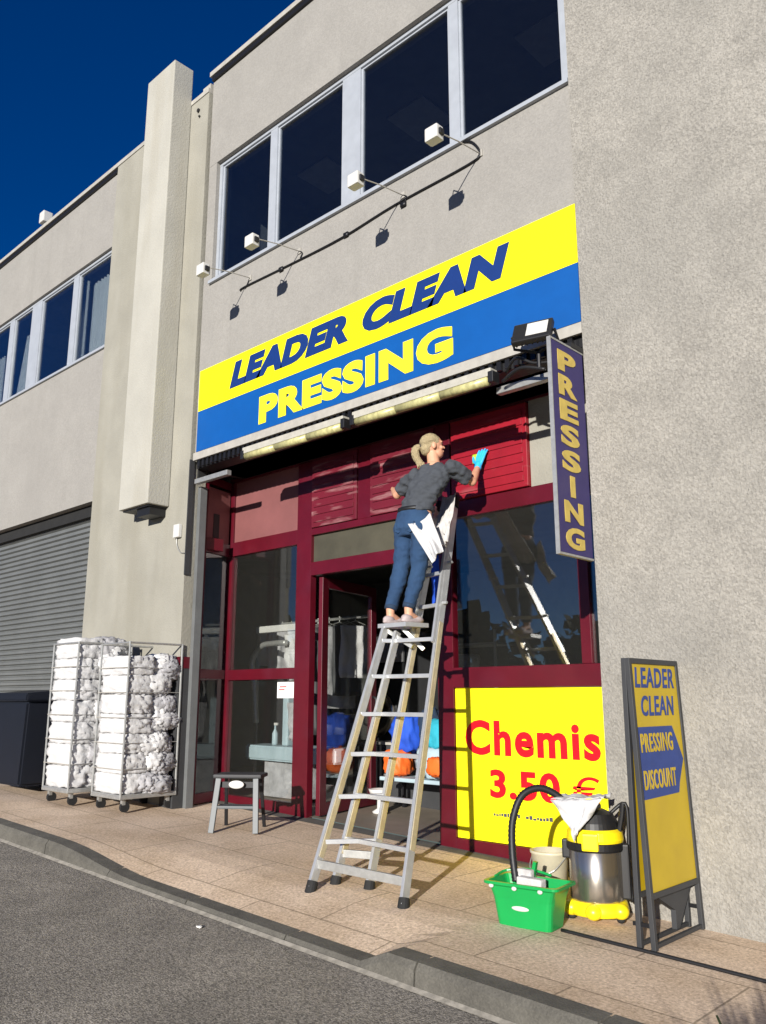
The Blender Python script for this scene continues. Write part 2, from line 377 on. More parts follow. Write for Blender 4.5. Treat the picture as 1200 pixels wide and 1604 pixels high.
# kerb stones with joints
bm = bmesh.new(); x = -26.0; L = 1.0
def kerbseg(bm, xa, xb):
    prof = lambda xx: [(KY, gz(xx) - .14), (KY + .008, gz(xx) + kerb_drop(xx) - .03), (KY + .03, gz(xx) + kerb_drop(xx) + .001), (KY + .155, gz(xx) + kerb_drop(xx) + .003), (KY + .155, gz(xx) - .14)]
    k = 5; prev = None
    for i in range(k + 1):
        xx = xa + (xb - xa) * i / k; ring = [bm.verts.new((xx, a, b_)) for a, b_ in prof(xx)]
        if prev:
            for q in range(5): bm.faces.new((prev[q], prev[(q + 1) % 5], ring[(q + 1) % 5], ring[q]))
        else: bm.faces.new(ring[::-1])
        prev = ring
    bm.faces.new(prev)
while x < 11:
    kerbseg(bm, x + .006, x + .994); x += 1.0
for (a, b_) in ((-3.32, -3.30),): pass
struct(link('kerb', bm, 'kerb'))
bm = bmesh.new(); xs = [-26 + i for i in range(38)]      # pale mortar fillet where road meets kerb
for i in range(len(xs) - 1):
    a, b_ = xs[i], xs[i + 1]
    vs = [bm.verts.new(q) for q in ((a, KY - .028, gz(a) - .116), (b_, KY - .028, gz(b_) - .116), (b_, KY + .002, gz(b_) - .104), (a, KY + .002, gz(a) - .104))]
    bm.faces.new(vs)
struct(link('gutter_joint', bm, 'joint'))
# entrance threshold and interior floor
bm = bmesh.new()
vs = [bm.verts.new((x, y, gz(x) + z)) for x, y, z in ((-10, 5.66, .004), (-2.6, 5.66, .004), (-2.6, 5.86, .004), (-10, 5.86, .004))]
bm.faces.new(vs); struct(link('threshold_strip', bm, 'kerb'))
bm = bmesh.new(); vs = [bm.verts.new((x, y, gz(x) + .012)) for x, y in ((-11, 5.86), (-2.6, 5.86), (-2.6, 10.4), (-11, 10.4))]
bm.faces.new(vs); struct(link('shop_floor', bm, 'int_floor'))

# ------------------------------------------------------------------ building
WY = 5.15
bld = thing('commercial_building', 'two storey grey rendered commercial building with the dry cleaning shop on its ground floor', 'building', (-6, WY, 0))
bld.location = (0, 0, 0)
# upper facade above the shop: around the window band
bm = bmesh.new()
X0, X1 = -7.765, -2.84
box(bm, X0, X1, WY, WY + .22, 3.90, 6.03); box(bm, X0, X1, WY, WY + .22, 7.60, 8.86)
box(bm, X0, -7.61, WY + .002, WY + .22, 6.03, 7.60)
link('upper_wall', bm, 'render', bld)
bm = bmesh.new()
box(bm, -7.79, -7.765, WY + .06, WY + .2, 3.7, 8.84)
link('joint', bm, 'soffit', bld)
# right-hand rough wall, slightly proud
bm = bmesh.new(); box(bm, -2.84, 9, WY - .03, WY + .9, -.6, 8.95); link('rough_wall', bm, 'stucco', bld)
# wall mass behind facade (roof, soffit, floors)
bm = bmesh.new(); box(bm, -7.70, -2.845, WY + .222, 5.92, 3.80, 5.98); link('lintel', bm, 'soffit', bld)
bm = bmesh.new(); box(bm, -30, 9, 10.6, 10.9, -.5, 8.8); link('rear_wall', bm, 'render', bld)
bm = bmesh.new(); box(bm, -30, 9, WY + .3, 10.6, 8.52, 8.60); link('roof', bm, 'soffit', bld)
bm = bmesh.new()
box(bm, -7.79, -2.86, WY - .045, WY + .30, 8.865, 8.93); box(bm, -30, -7.795, WY - .05, WY + .30, 8.66, 8.72); box(bm, -2.86, 9, WY - .09, WY + .3, 8.952, 9.01)
link('coping', bm, 'trim', bld)
bm = bmesh.new(); box(bm, -7.76, -2.86, WY - .03, WY - .001, 8.80, 8.863); box(bm, -30, -10.02, WY - .03, WY + .02, 8.60, 8.658); link('coping_shade_line', bm, 'dark_metal', bld)  # dark strip painting the thin shadow line under the coping
# pilaster and chimney breast
bm = bmesh.new(); box(bm, -9.99, -7.792, WY - .04, 5.33, -.1, 8.655); link('pilaster', bm, 'concrete', bld)
bm = bmesh.new(); box(bm, -7.96, -7.80, WY - .02, WY + .3, 8.656, 8.80); link('pilaster_cap', bm, 'trim', bld)
bm = bmesh.new(); box(bm, -8.80, -8.17, 4.83, WY - .042, 3.42, 9.18, bev=.012); link('boxed_flue', bm, 'chimney', bld)
bm = bmesh.new(); box(bm, -8.76, -8.21, 4.87, WY - .05, 3.40, 3.418); box(bm, -8.50, -8.23, 4.90, WY - .05, 3.31, 3.40); link('flue_outlet', bm, 'black', bld)
for (x, z) in ((-8.0, 8.50), (-7.97, 8.40)):
    bm = bmesh.new(); tube(bm, [(x, WY - .042, z), (x, WY - .06, z)], .025 if z > 8.45 else .014, 12); link('vent_hole', bm, 'black', bld)
# charcoal plinth with maroon cap on the pilaster foot
bm = bmesh.new(); box(bm, -8.02, -7.775, WY - .055, 5.335, 0, 1.60); link('plinth', bm, 'charcoal', bld)
bm = bmesh.new(); box(bm, -8.02, -7.770, WY - .060, 5.338, 1.60, 1.72); link('plinth_cap', bm, 'maroon', bld)
# left unit: wall around windows and roller door
bm = bmesh.new()
box(bm, -30, -9.992, WY, WY + .2, 3.80, 5.96); box(bm, -30, -9.992, WY, WY + .2, 7.46, 8.655)
box(bm, -30, -14.95, WY + .001, WY + .2, -.1, 8.65)
link('left_wall', bm, 'render', bld)
bm = bmesh.new()
zz = .2; pts = []
while zz < 3.86:
    pts += [(WY + .20, zz), (WY + .166, zz + .018), (WY + .166, zz + .052), (WY + .20, zz + .066)]; zz += .074
prev = None
for a, z in pts:
    ring = [bm.verts.new((-14.95, a, z)), bm.verts.new((-9.99, a, z))]
    if prev: bm.faces.new((prev[0], prev[1], ring[1], ring[0]))
    prev = ring
bmesh.ops.recalc_face_normals(bm, faces=bm.faces)
link('roller_shutter', bm, 'shutter', bld)
bm = bmesh.new(); box(bm, -14.95, -9.995, WY + .10, WY + .3, 3.64, 3.795); link('shaded_lintel', bm, 'soffit', bld)  # lintel made near-black and deep to paint its shadow band over the shutter

# windows: (x0, x1, z0, z1, pane splits, mullion widths)
def window_band(x0, x1, z0, z1, panes, yy, frames=.042, gm='upglass'):
    """white frame mesh with one glass pane per opening as sub-parts"""
    fr = bmesh.new(); t = frames
    box(fr, x0, x1, yy, yy + .07, z0, z0 + t); box(fr, x0, x1, yy, yy + .07, z1 - t, z1)
    cuts = [x0] + [q for p in panes for q in p] + [x1]
    for i in range(0, len(cuts), 2): box(fr, cuts[i], cuts[i + 1], yy + .002, yy + .068, z0 + t, z1 - t)
    for a, b_ in panes:      # thin inner sash line
        for q in ((a, a + .022), (b_ - .022, b_)): box(fr, q[0], q[1], yy + .02, yy + .05, z0 + t, z1 - t)
        box(fr, a + .022, b_ - .022, yy + .02, yy + .05, z0 + t, z0 + t + .022); box(fr, a + .022, b_ - .022, yy + .02, yy + .05, z1 - t - .022, z1 - t)
    w_ = link('window', fr, 'white', bld)
    for a, b_ in panes:
        g = bmesh.new(); box(g, a + .02, b_ - .02, yy + .032, yy + .040, z0 + t + .02, z1 - t - .02); link('pane', g, gm, w_)
    return w_
window_band(-7.61, -5.33, 6.03, 7.60, [(-7.56, -6.65), (-6.53, -5.48)], WY + .05)
window_band(-5.33, -2.842, 6.03, 7.60, [(-5.22, -4.08), (-3.97, -2.93)], WY + .05)
bm = bmesh.new(); box(bm, -7.63, -2.845, WY - .035, WY + .05, 5.995, 6.032); link('window_sill', bm, 'white', bld)
window_band(-12.55, -10.0, 5.96, 7.46, [(-12.28, -11.62 + .38), (-11.08, -10.06)], WY + .04, gm='leftglass')
window_band(-14.95, -12.55, 5.96, 7.46, [(-14.8, -13.45), (-13.28, -12.62)], WY + .04, gm='leftglass')
bm = bmesh.new(); box(bm, -14.95, -9.995, WY - .03, WY + .04, 5.93, 5.965); link('window_sill', bm, 'white', bld)
# rooms behind the upper windows
bm = bmesh.new()
box(bm, -29, 8.9, WY + .32, 10.55, 5.70, 5.75); box(bm, -29, 8.9, 9.0, 9.05, 5.75, 8.0); box(bm, -29, 8.9, WY + .32, 10.55, 7.95, 8.0)
box(bm, -9.9, -7.9, WY + .35, 9, 5.75, 7.95)
link('upper_rooms', bm, 'int_wall', bld)
for x_ in (-9.0, -7.2, -5.6, -3.8):
    for y_ in (6.3, 7.8): bm = bmesh.new(); box(bm, x_ - .28, x_ + .28, y_, y_ + .56, 7.925, 7.945); link('ceiling_panel', bm, 'trim', bld)
# curtains in the left windows
def drape(x0, x1, z0, z1, y, m='curtain', name='curtain', folds=9, lean=0):
    bm = bmesh.new(); n_ = folds * 6; prev = None
    for i in range(n_ + 1):
        u = i / n_; x_ = x0 + (x1 - x0) * u; d = .03 * math.sin(u * folds * 2 * math.pi) + .012 * math.sin(u * 31)
        ring = [bm.verts.new((x_ + lean * (1 - u), y + d, z0)), bm.verts.new((x_, y + d * .8, z1))]
        if prev: bm.faces.new((prev[0], ring[0], ring[1], prev[1]))
        prev = ring
    bmesh.ops.solidify(bm, geom=bm.faces[:], thickness=.003)
    return link(name, bm, m, bld, smooth=True)
drape(-10.85, -10.05, 6.0, 7.22, WY + .17); drape(-11.5, -11.05, 6.0, 7.40, WY + .20, lean=.15); drape(-13.1, -12.75, 6.0, 7.1, WY + .2, lean=-.25)
drape(-14.3, -13.9, 6.0, 7.0, WY + .2, lean=.3)

# ---- shopfront
SY = 5.85
sf = bmesh.new()
def fr(x0, x1, z0, z1, y0=SY - .03, y1=SY + .05): box(sf, x0, x1, y0, y1, z0, z1, bev=.004)
# verticals
fr(-8.02, -7.90, .15, 3.80); fr(-6.76, -6.53, .10, 3.80); fr(-4.825, -4.650, .03, 3.80); fr(-3.385, -3.295, 1.547, 2.87)
# horizontals left bay
fr(-7.90, -6.76, 1.485, 1.60); fr(-7.90, -6.76, 2.90, 3.06); fr(-7.90, -6.76, .12, .26)
# door bay
fr(-6.53, -4.825, 2.54, 2.68); fr(-6.53, -4.825, 2.97, 3.04)
fr(-5.84, -5.66, 3.04, 3.80); 
# right bay
fr(-4.650, -2.5, 1.375, 1.545, SY - .045, SY + .05); fr(-4.650, -3.385, 2.87, 3.02); fr(-3.295, -2.5, 2.87, 3.02); fr(-4.650, -2.5, .02, .15)
fr(-8.0, -2.5, 3.78, 3.84)
shop = link('shopfront_frame', sf, 'maroon', bld)
# side return from pilaster to the corner post
sf = bmesh.new()
beam(sf, (-7.83, 5.36, .2), (-7.83, 5.36, 3.75), .06, .05, up=(0, 1, 0))
for za, zb in ((.2, .3), (1.50, 1.60), (2.90, 3.04), (3.7, 3.78)):
    beam(sf, (-7.84, 5.38, (za + zb) / 2), (-7.98, 5.82, (za + zb) / 2), .05, zb - za)
link('side_return_frame', sf, 'maroon', bld)
def pane(x0, x1, z0, z1, y=SY): 
    g = bmesh.new(); box(g, x0, x1, y, y + .008, z0, z1); return link('pane', g, 'shopglass', shop)
pane(-7.90, -6.76, 1.60, 2.90); pane(-7.90, -6.76, .26, 1.485); 0
pane(-4.615, -3.385, 1.545, 2.87); pane(-3.295, -2.6, 1.545, 2.87)
g = bmesh.new()
for za, zb in ((.3, 1.5), (1.6, 2.9)):
    vs = [g.verts.new(q) for q in ((-7.845, 5.39, za), (-7.975, 5.82, za), (-7.975, 5.82, zb), (-7.845, 5.39, zb))]; g.faces.new(vs)
bmesh.ops.solidify(g, geom=g.faces[:], thickness=.006); link('pane', g, 'shopglass', shop)
# glazed door leaf, swung open inwards
dl = bmesh.new(); H0, H1 = Vector((-6.44, 5.93, 0)), Vector((-6.66, 6.88, 0)); dd = (H1 - H0).normalized()
beam(dl, H0 + Z * .16, H0 + Z * 2.52, .11, .05, up=(dd.y, -dd.x, 0), bev=.004); beam(dl, H1 + Z * .16, H1 + Z * 2.52, .11, .05, up=(dd.y, -dd.x, 0), bev=.004)
for z_ in (.22, 2.47): beam(dl, H0 + dd * .055 + Z * z_, H1 - dd * .055 + Z * z_, .05, .11)
door = link('door_leaf', dl, 'maroon', bld)
g = bmesh.new(); beam(g, H0 + dd * .055 + Z * 1.345, H1 - dd * .055 + Z * 1.345, .008, 2.14); link('pane', g, 'shopglass', door)
g = bmesh.new(); tube(g, smoothpath([H1 - dd * .02 + Vector((.03, 0, 1.0)), H1 - dd * .02 + Vector((.08, 0, 1.03)), H1 - dd * .02 + Vector((.08, 0, 1.27)), H1 - dd * .02 + Vector((.03, 0, 1.3))], 4), .012, 8); link('handle', g, 'black', door)
# boards above the transom
def board(x0, x1, z0, z1, m, y=SY - .045, ribs=True, name='sign_board'):
    bm = bmesh.new(); box(bm, x0, x1, y, SY - .002, z0, z1, bev=.006)
    if ribs:
        k = int((z1 - z0) / .085)
        for i in range(k):
            z = z0 + .05 + i * (z1 - z0 - .08) / k; box(bm, x0 + .04, x1 - .04, y - .010, y + .001, z, z + .05, bev=.003)
    return link(name, bm, m, bld)
board(-7.90, -6.76, 3.06, 3.78, 'pink_panel', SY - .01, False)
board(-6.52, -5.845, 3.045, 3.775, 'maroon_panel'); board(-5.655, -4.83, 3.045, 3.775, 'maroon_panel')
board(-4.61, -3.79, 3.025, 3.765, 'red_panel', SY - .06)
bm = bmesh.new(); box(bm, -3.785, -2.86, SY - .02, SY + .05, 3.022, 3.80); link('concrete_infill', bm, 'concrete', bld)
# side return upper box
bm = bmesh.new(); beam(bm, (-7.85, 5.38, 3.35), (-7.97, 5.80, 3.35), .02, .62); link('side_board', bm, 'pink_panel', bld)
bm = bmesh.new(); box(bm, -7.90, -7.80, 5.36, 5.62, 2.92, 3.06, bev=.008); link('side_bracket', bm, 'maroon', bld)
# lock plate / intercom slot
bm = bmesh.new(); box(bm, -7.905, -7.875, 5.52, 5.60, 3.08, 3.36); link('slot', bm, 'black', bld)
# olive board in place of the door transom glass, the pane's tone given as plain colour
bm = bmesh.new(); box(bm, -6.53, -4.825, SY + .01, SY + .03, 2.68, 2.972); link('transom_board', bm, 'olive', bld)
# shop interior shell
bm = bmesh.new()
box(bm, -10.6, -10.5, 5.95, 10.5, 0, 3.9); box(bm, -10.6, -2.5, 10.3, 10.4, 0, 3.9); box(bm, -10.6, -2.5, SY + .06, 10.4, 3.20, 3.25); box(bm, -2.55, -2.45, 5.95, 10.3, 0, 3.9)
box(bm, -10.5, -8.03, SY, SY + .1, 0, 3.9)
link('shop_interior', bm, 'int_wall', bld)
# white trim, shutter housing and rails at the head of the opening
bm = bmesh.new(); box(bm, -7.76, -2.845, WY - .026, WY - .001, 3.885, 3.970); link('head_trim', bm, 'trim', bld)
bm = bmesh.new(); box(bm, -7.76, -2.85, WY + .03, 5.81, 3.80, 3.883); link('shutter_box', bm, 'black', bld)
for a_, b2_ in ((-7.72, -7.12), (-3.62, -2.9)):
    bm = bmesh.new(); box(bm, a_, b2_, WY - .02, WY + .04, 3.61, 3.665, bev=.006); link('shutter_rail', bm, 'galv', bld)
bm = bmesh.new()
for i in range(60): box(bm, -7.70 + i * .08, -7.66 + i * .08, WY - .005, WY + .03, 3.806, 3.88)
box(bm, -7.70, -2.9, WY + .0285, WY + .036, 3.804, 3.885); link('shutter_grille', bm, 'dark_metal', bld)
bm = bmesh.new(); box(bm, -7.775, -7.72, 5.22, 5.31, .14, 3.60, bev=.004); link('shutter_guide', bm, 'guide_grey', bld)
bm = bmesh.new(); box(bm, -7.79, -7.775, 5.10, 5.16, 2.6, 3.9); link('cable_duct', bm, 'charcoal', bld)

bm = bmesh.new(); crumple(bm, (0, 0, 0), (.016, .010, .004), .08, 9, 2, 4, .3); o = link('paper_scrap', bm, 'paper', smooth=True); o.location = (-4.54, 3.21, gz(-4.54) - .112)
tag(o, 'tiny white scrap of paper lying on the asphalt near the kerb', 'litter')
# ------------------------------------------------------------------ signs on the wall
sg = thing('fascia_sign', 'long yellow and blue fascia sign reading LEADER CLEAN PRESSING above the shopfront', 'sign', (0, 0, 0))
bm = bmesh.new(); box(bm, -7.70, -2.845, WY - .03, WY - .002, 4.445, 4.93); link('yellow_band', bm, 'yellow', sg)
bm = bmesh.new(); box(bm, -7.70, -2.845, WY - .03, WY - .002, 3.972, 4.443); link('blue_band', bm, 'blue', sg)
link('lettering', on_front(textmesh('LEADER', .29, 1.84, .004, .068, .24, 1.06), -7.12, WY - .030, 4.565), 'letter_blue', sg)
link('lettering', on_front(textmesh('CLEAN', .29, 1.65, .004, .068, .24, 1.06), -5.09, WY - .030, 4.565), 'letter_blue', sg)
link('lettering', on_front(textmesh('PRESSING', .305, 2.56, .004, .060, 0, 1.12), -6.59, WY - .030, 4.035), 'letter_yellow', sg)

ps = thing('projecting_sign', 'tall narrow violet sign reading PRESSING in gold, projecting beside the shop corner', 'sign', (0, 0, 0))
bm = bmesh.new(); box(bm, -2.868, -2.845, 4.69, 5.112, 2.215, 3.70, bev=.004); link('panel', bm, 'sign_purple', ps)
bm = bmesh.new()
for q in ((4.682, 4.689, 2.20, 3.715), (4.689, 5.116, 2.20, 2.214), (4.689, 5.116, 3.701, 3.715)): box(bm, -2.872, -2.842, q[0], q[1], q[2], q[3])
link('edge_frame', bm, 'galv', ps)
ltr = None
ph = 1.43 / 8
for i, ch in enumerate('PRESSING'):
    zc = 3.655 - ph * (i + 1) + .022
    wd = .06 if ch == 'I' else .235
    b1 = on_side(textmesh(ch, .148, wd, .004, .045), -2.844, 4.885 - wd / 2, zc)
    if ltr is None: ltr = b1
    else:
        me = bpy.data.meshes.new('t'); b1.to_mesh(me); b1.free(); ltr.from_mesh(me); bpy.data.meshes.remove(me)
link('lettering', ltr, 'sign_gold', ps)
bm = bmesh.new(); box(bm, -2.90, -2.836, 4.95, 5.117, 3.716, 3.75); link('bracket', bm, 'black', ps)

wp = thing('price_poster', 'bright yellow poster reading Chemis 3.50 € in red, filling the lower shop window', 'poster', (0, 0, 0))
bm = bmesh.new(); box(bm, -4.645, -2.7, SY - .012, SY + .006, .155, 1.372); link('sheet', bm, 'yellow', wp)
link('lettering', on_front(textmesh('Chemis', .285, 1.27, .003, .036, 0, 1.14), -4.545, SY - .012, .825), 'letter_red', wp)
link('lettering', on_front(textmesh('3.50', .225, .66, .003, .036, 0, 1.08), -4.30, SY - .012, .495), 'letter_red', wp)
link('lettering', on_front(textmesh('€', .205, .23, .003, .0), -3.53, SY - .012, .505), 'letter_red', wp)
random.seed(3)
for xa in (-4.27, -3.96):     # two lines of unreadable small print
    x_ = xa; bm = bmesh.new()
    while x_ < xa + .24:
        l = random.uniform(.012, .03); z = .355 + random.uniform(0, .006); box(bm, x_, x_ + l, SY - .016, SY - .011, z, z + random.uniform(.012, .03)); x_ += l + .008
    link('small_print', bm, 'ink', wp)

nc = thing('notice_card', 'small white notice card stuck inside the left shop window under the rail', 'card', (0, 0, 0))
bm = bmesh.new(); box(bm, -7.05, -6.78, SY + .012, SY + .016, 1.29, 1.455); link('card', bm, 'paper', nc)
nc.children[0].location.y = -.02
bm = bmesh.new()
for i, (a, b_) in enumerate(((-7.01, -6.90), (-7.02, -6.93))): box(bm, a, b_, SY - .011, SY - .008, 1.40 - i * .03, 1.412 - i * .03)
link('print', bm, 'redink', nc)

# ------------------------------------------------------------------ strip lights, floodlight, spotlights
def strip_light(x0, x1, lab):
    t = thing('strip_light', lab, 'light fitting', ((x0 + x1) / 2, WY - .13, 3.70), group='strip lights under the fascia sign'); h = (x1 - x0) / 2
    bm = bmesh.new(); box(bm, -h, h, -.03, .06, .015, .080, bev=.006); link('housing', bm, 'tube_white', t)
    bm = bmesh.new()
    k = 3
    for i in range(k):
        a = -h + .03 + i * (2 * h - .06) / k
        tube(bm, [(a, .005, -.008), (a + (2 * h - .06) / k - .012, .005, -.010)], .037, 12)
    link('diffuser', bm, 'tube_yellow', t, smooth=True)
    for s in (-1, 1):
        bm = bmesh.new(); box(bm, s * h - .025, s * h + .025, -.035, .055, -.04, .05, bev=.006); link('end_cap', bm, 'black', t)
    for q in (-h * .7, -.02, h * .7): bm = bmesh.new(); box(bm, q, q + .04, .05, .13, .0, .055); link('bracket', bm, 'black', t)
strip_light(-6.68, -5.21, 'yellowed strip light under the fascia sign, left of the pair')
strip_light(-5.09, -3.57, 'yellowed strip light under the fascia sign, right of the pair nearest the floodlight')

fl = thing('floodlight', 'square black floodlight with a bright lens on a bracket beside the violet PRESSING sign', 'floodlight', (-3.12, 4.90, 3.90))
fl.rotation_euler = (R(62), R(0), R(14))
bm = bmesh.new(); box(bm, -.15, .15, -.10, .10, -.03, .02, bev=.012); link('housing', bm, 'black', fl)
bm = bmesh.new(); 
for i in range(1): box(bm, -.10, .10, -.012, .012, -.052, -.03)
for i in range(7): box(bm, -.13 + i * .04, -.12 + i * .04, -.08, .08, -.05, -.03)
link('cooling_fins', bm, 'black', fl)
bm = bmesh.new(); box(bm, -.04, .12, -.06, .075, .0205, .026, bev=.003); link('lens', bm, 'lamp_white', fl)
bm = bmesh.new(); tube(bm, [(-.16, 0, -.01), (-.17, -.03, -.10), (-.0, -.05, -.16), (.17, -.03, -.10), (.16, 0, -.01)], .012, 8); tube(bm, [(0, -.05, -.16), (0, -.16, -.22)], .016, 8); link('yoke', bm, 'dark_metal', fl)
# conduit and clutter beside it
bm = bmesh.new(); tube(bm, smoothpath([(-3.5, 5.1, 3.75), (-3.35, 5.02, 3.80), (-3.2, 5.03, 3.72), (-3.02, 5.06, 3.70), (-2.9, 5.1, 3.74)]), .012, 8)
tube(bm, smoothpath([(-3.5, 5.05, 3.66), (-3.3, 5.0, 3.70), (-3.1, 5.02, 3.64)]), .014, 8)
tag(link('lamp_cable', bm, 'black', smooth=True), 'tangled black cable and bracket under the square floodlight', 'cable')

labs = ['white arm mounted spotlight at the far left end of the upper window sill', 'white arm mounted spotlight below the first mullion from the pilaster',
        'white arm mounted spotlight below the wide middle mullion', 'white arm mounted spotlight nearest the rough wall, below the last mullion']
for i, xw in enumerate((-6.86, -6.04, -4.60, -3.72)):
    t = thing('spotlight', labs[i], 'spotlight', (xw, WY, 5.64), group='spotlights on arms below the upper windows')
    bm = bmesh.new(); tube(bm, [(0, -.001, .16), (0, -.30, .12), (0, -.58, .06)], .0055, 8); box(bm, -.025, .025, -.012, 0, .13, .19); link('arm', bm, 'trim', t)
    bm = bmesh.new(); box(bm, -.064, .064, -.660, -.575, -.052, .068, bev=.012); hd = link('lamp_head', bm, 'lamp_white', t)
    bm = bmesh.new(); box(bm, -.058, .058, -.574, -.568, -.045, .05); link('lens', bm, 'galv', t)
    bm = bmesh.new(); tube(bm, [(-.03, -.62, .075), (-.03, -.60, .11), (0, -.55, .06)], .006, 6); link('yoke', bm, 'black', t)
    bm = bmesh.new(); box(bm, .0645, .084, -.64, -.59, -.02, .03, bev=.004); link('tilt_knob', bm, 'black', t)
bm = bmesh.new()  # thin dark line along the wall with short branches and small blocks
tube(bm, smoothpath([(-7.02, WY - .012, 5.70), (-6.94, WY - .012, 5.72), (-6.2, WY - .012, 5.70), (-5.4, WY - .014, 5.69), (-4.7, WY - .012, 5.74), (-3.85, WY - .012, 5.75), (-3.72, WY - .012, 5.80), (-3.80, WY - .012, 5.95), (-3.95, WY - .012, 6.02)], 5), .010, 6)
tube(bm, smoothpath([(-6.86, WY - .01, 5.80), (-6.9, WY - .012, 5.74), (-6.94, WY - .012, 5.70)]), .006, 6)
for x_ in (-6.04, -4.60): tube(bm, smoothpath([(x_, WY - .01, 5.80), (x_ + .05, WY - .012, 5.76), (x_ + .02, WY - .012, 5.71)]), .006, 6)
for x_ in (-6.35, -5.37, -4.62): box(bm, x_, x_ + .06, WY - .025, WY - .002, 5.675, 5.72)
tag(link('wall_line', bm, 'dark_metal', smooth=True), 'thin dark line with small blocks running along the wall under the upper windows', 'cable')
t = thing('alarm_box', 'small cream box with a thin cable fixed on the concrete pilaster', 'alarm box', (-7.93, WY - .04, 3.10))
bm = bmesh.new(); box(bm, -.055, .055, -.05, -.001, -.075, .075, bev=.01); link('case', bm, 'lamp_white', t)
bm = bmesh.new(); tube(bm, smoothpath([(-.03, -.012, -.075), (-.02, -.012, -.15), (.05, -.012, -.24), (.13, -.012, -.26)]), .005, 6); link('lead', bm, 'galv', t)
t = thing('roof_camera', 'small pale device standing on the roof edge of the left unit', 'camera', (-12.35, WY, 8.72))
bm = bmesh.new(); box(bm, -.08, .08, -.08, .08, .05, .24, bev=.02); link('body', bm, 'lamp_white', t)
bm = bmesh.new(); tube(bm, [(0, 0, 0), (0, 0, .06)], .03, 10); link('foot', bm, 'galv', t)

# ------------------------------------------------------------------ ladder
def lerp(a, b_, t): return Vector(a).lerp(Vector(b_), t)
D0, D1 = Vector((-3.739, 4.147, .035)), Vector((-4.43, 5.62, 2.98))
C0, C1 = Vector((-4.187, 4.302, .05)), Vector((-4.655, 5.66, 2.94))
A0, A1 = Vector((-4.435, 4.006, .06)), Vector((-4.622, 4.93, 1.84))
B0, B1 = Vector((-4.433, 4.225, .06)), Vector((-4.54, 4.98, 1.80))
lad = thing('ladder', 'tall aluminium combination ladder with worn yellow sides standing on the pavement under the person', 'ladder', (0, 0, 0))
def stringer(a, b_, wear=True):
    bm = bmesh.new(); beam(bm, a, b_, .026, .062, up=(0, -1, 0), bev=.003); o = link('stringer', bm, 'alu', lad)
    if wear:
        bm = bmesh.new(); s = (b_ - a)
        beam(bm, a + s * .10 + Vector((.015, 0.002, 0)), a + s * .62 + Vector((.015, .002, 0)), .006, .040, up=(0, -1, 0)); link('worn_strip', bm, 'alu_worn', o)
    return o
for a, b_ in ((A0, A1), (B0, B1), (C0, C1), (D0, D1)):
    stringer(a, b_)
    bm = bmesh.new(); d = (b_ - a).normalized(); tube(bm, [a - d * .02 - Vector((0, 0, .02)), a + d * .045], [.040, .036], 14); link('rubber_foot', bm, 'rubber', lad)
def at_z(a, b_, z): return a + (b_ - a) * ((z - a.z) / (b_.z - a.z))
z = .33
while z < 2.9:
    pC, pD = at_z(C0, C1, z), at_z(D0, D1, z)
    bm = bmesh.new()
    if z < 1.85:
        beam(bm, at_z(A0, A1, z), pC, .030, .030, bev=.003); beam(bm, at_z(B0, B1, z), pD, .030, .030, bev=.003)
    else: beam(bm, pC, pD, .03, .03, bev=.003)
    link('rung', bm, 'alu', lad); z += .28
bm = bmesh.new(); beam(bm, at_z(A0, A1, .20), at_z(D0, D1, .16), .03, .055, bev=.003); beam(bm, at_z(B0, B1, .24), at_z(C0, C1, .24), .03, .05, bev=.003); link('stabiliser_bar', bm, 'galv', lad)
bm = bmesh.new(); vs = [Vector((-4.68, 4.90, 1.845)), Vector((-4.60, 5.12, 1.86)), Vector((-4.34, 5.13, 1.86)), Vector((-4.38, 4.90, 1.845))]
prism(bm, [(v.x, v.y) for v in vs], 1.835, 1.868, 'XY'); link('standing_tray', bm, 'alu', lad)
for q in (((-4.64, 4.94, 1.83), (-4.40, 5.0, 1.68)), ((-4.50, 5.0, 1.83), (-4.35, 5.08, 1.66))):
    bm = bmesh.new(); beam(bm, q[0], q[1], .02, .03); link('brace', bm, 'galv', lad)
for a, b_ in ((C0, C1), (D0, D1)):
    bm = bmesh.new(); tube(bm, [at_z(a, b_, 2.9), at_z(a, b_, 3.0)], .034, 12); link('end_plug', bm, 'rubber', lad)
bm = bmesh.new()
for a, b_ in ((C0, C1), (D0, D1)):
    for zq in (2.0, 2.35): tube(bm, [at_z(a, b_, zq) + Vector((-.05, 0, .02)), at_z(a, b_, zq) + Vector((.05, 0, .02))], .012, 8)
    beam(bm, at_z(a, b_, 1.7) + Vector((.0, -.05, 0)), at_z(a, b_, 2.95) + Vector((0, -.05, 0)), .022, .03, up=(0, -1, 0))
link('extension_section', bm, 'alu', lad)

# ------------------------------------------------------------------ person on the ladder
def capsule(bm, p0, r0, p1, r1, seg=16, k=5):
    """tapered limb with round ends"""
    p0, p1 = Vector(p0), Vector(p1); d = (p1 - p0); L = d.length; t = d / L
    pts = [];
    for i in range(k): a = -math.pi / 2 + (math.pi / 2) * i / k; pts.append((p0 + t * r0 * math.sin(a), max(r0 * math.cos(a), r0 * .05)))
    pts.append((p0, r0)); pts.append((p1, r1))
    for i in range(1, k + 1): a = (math.pi / 2) * i / k; pts.append((p1 + t * r1 * math.sin(a), max(r1 * math.cos(a), r1 * .05)))
    tube(bm, [q[0] for q in pts], [q[1] for q in pts], seg)

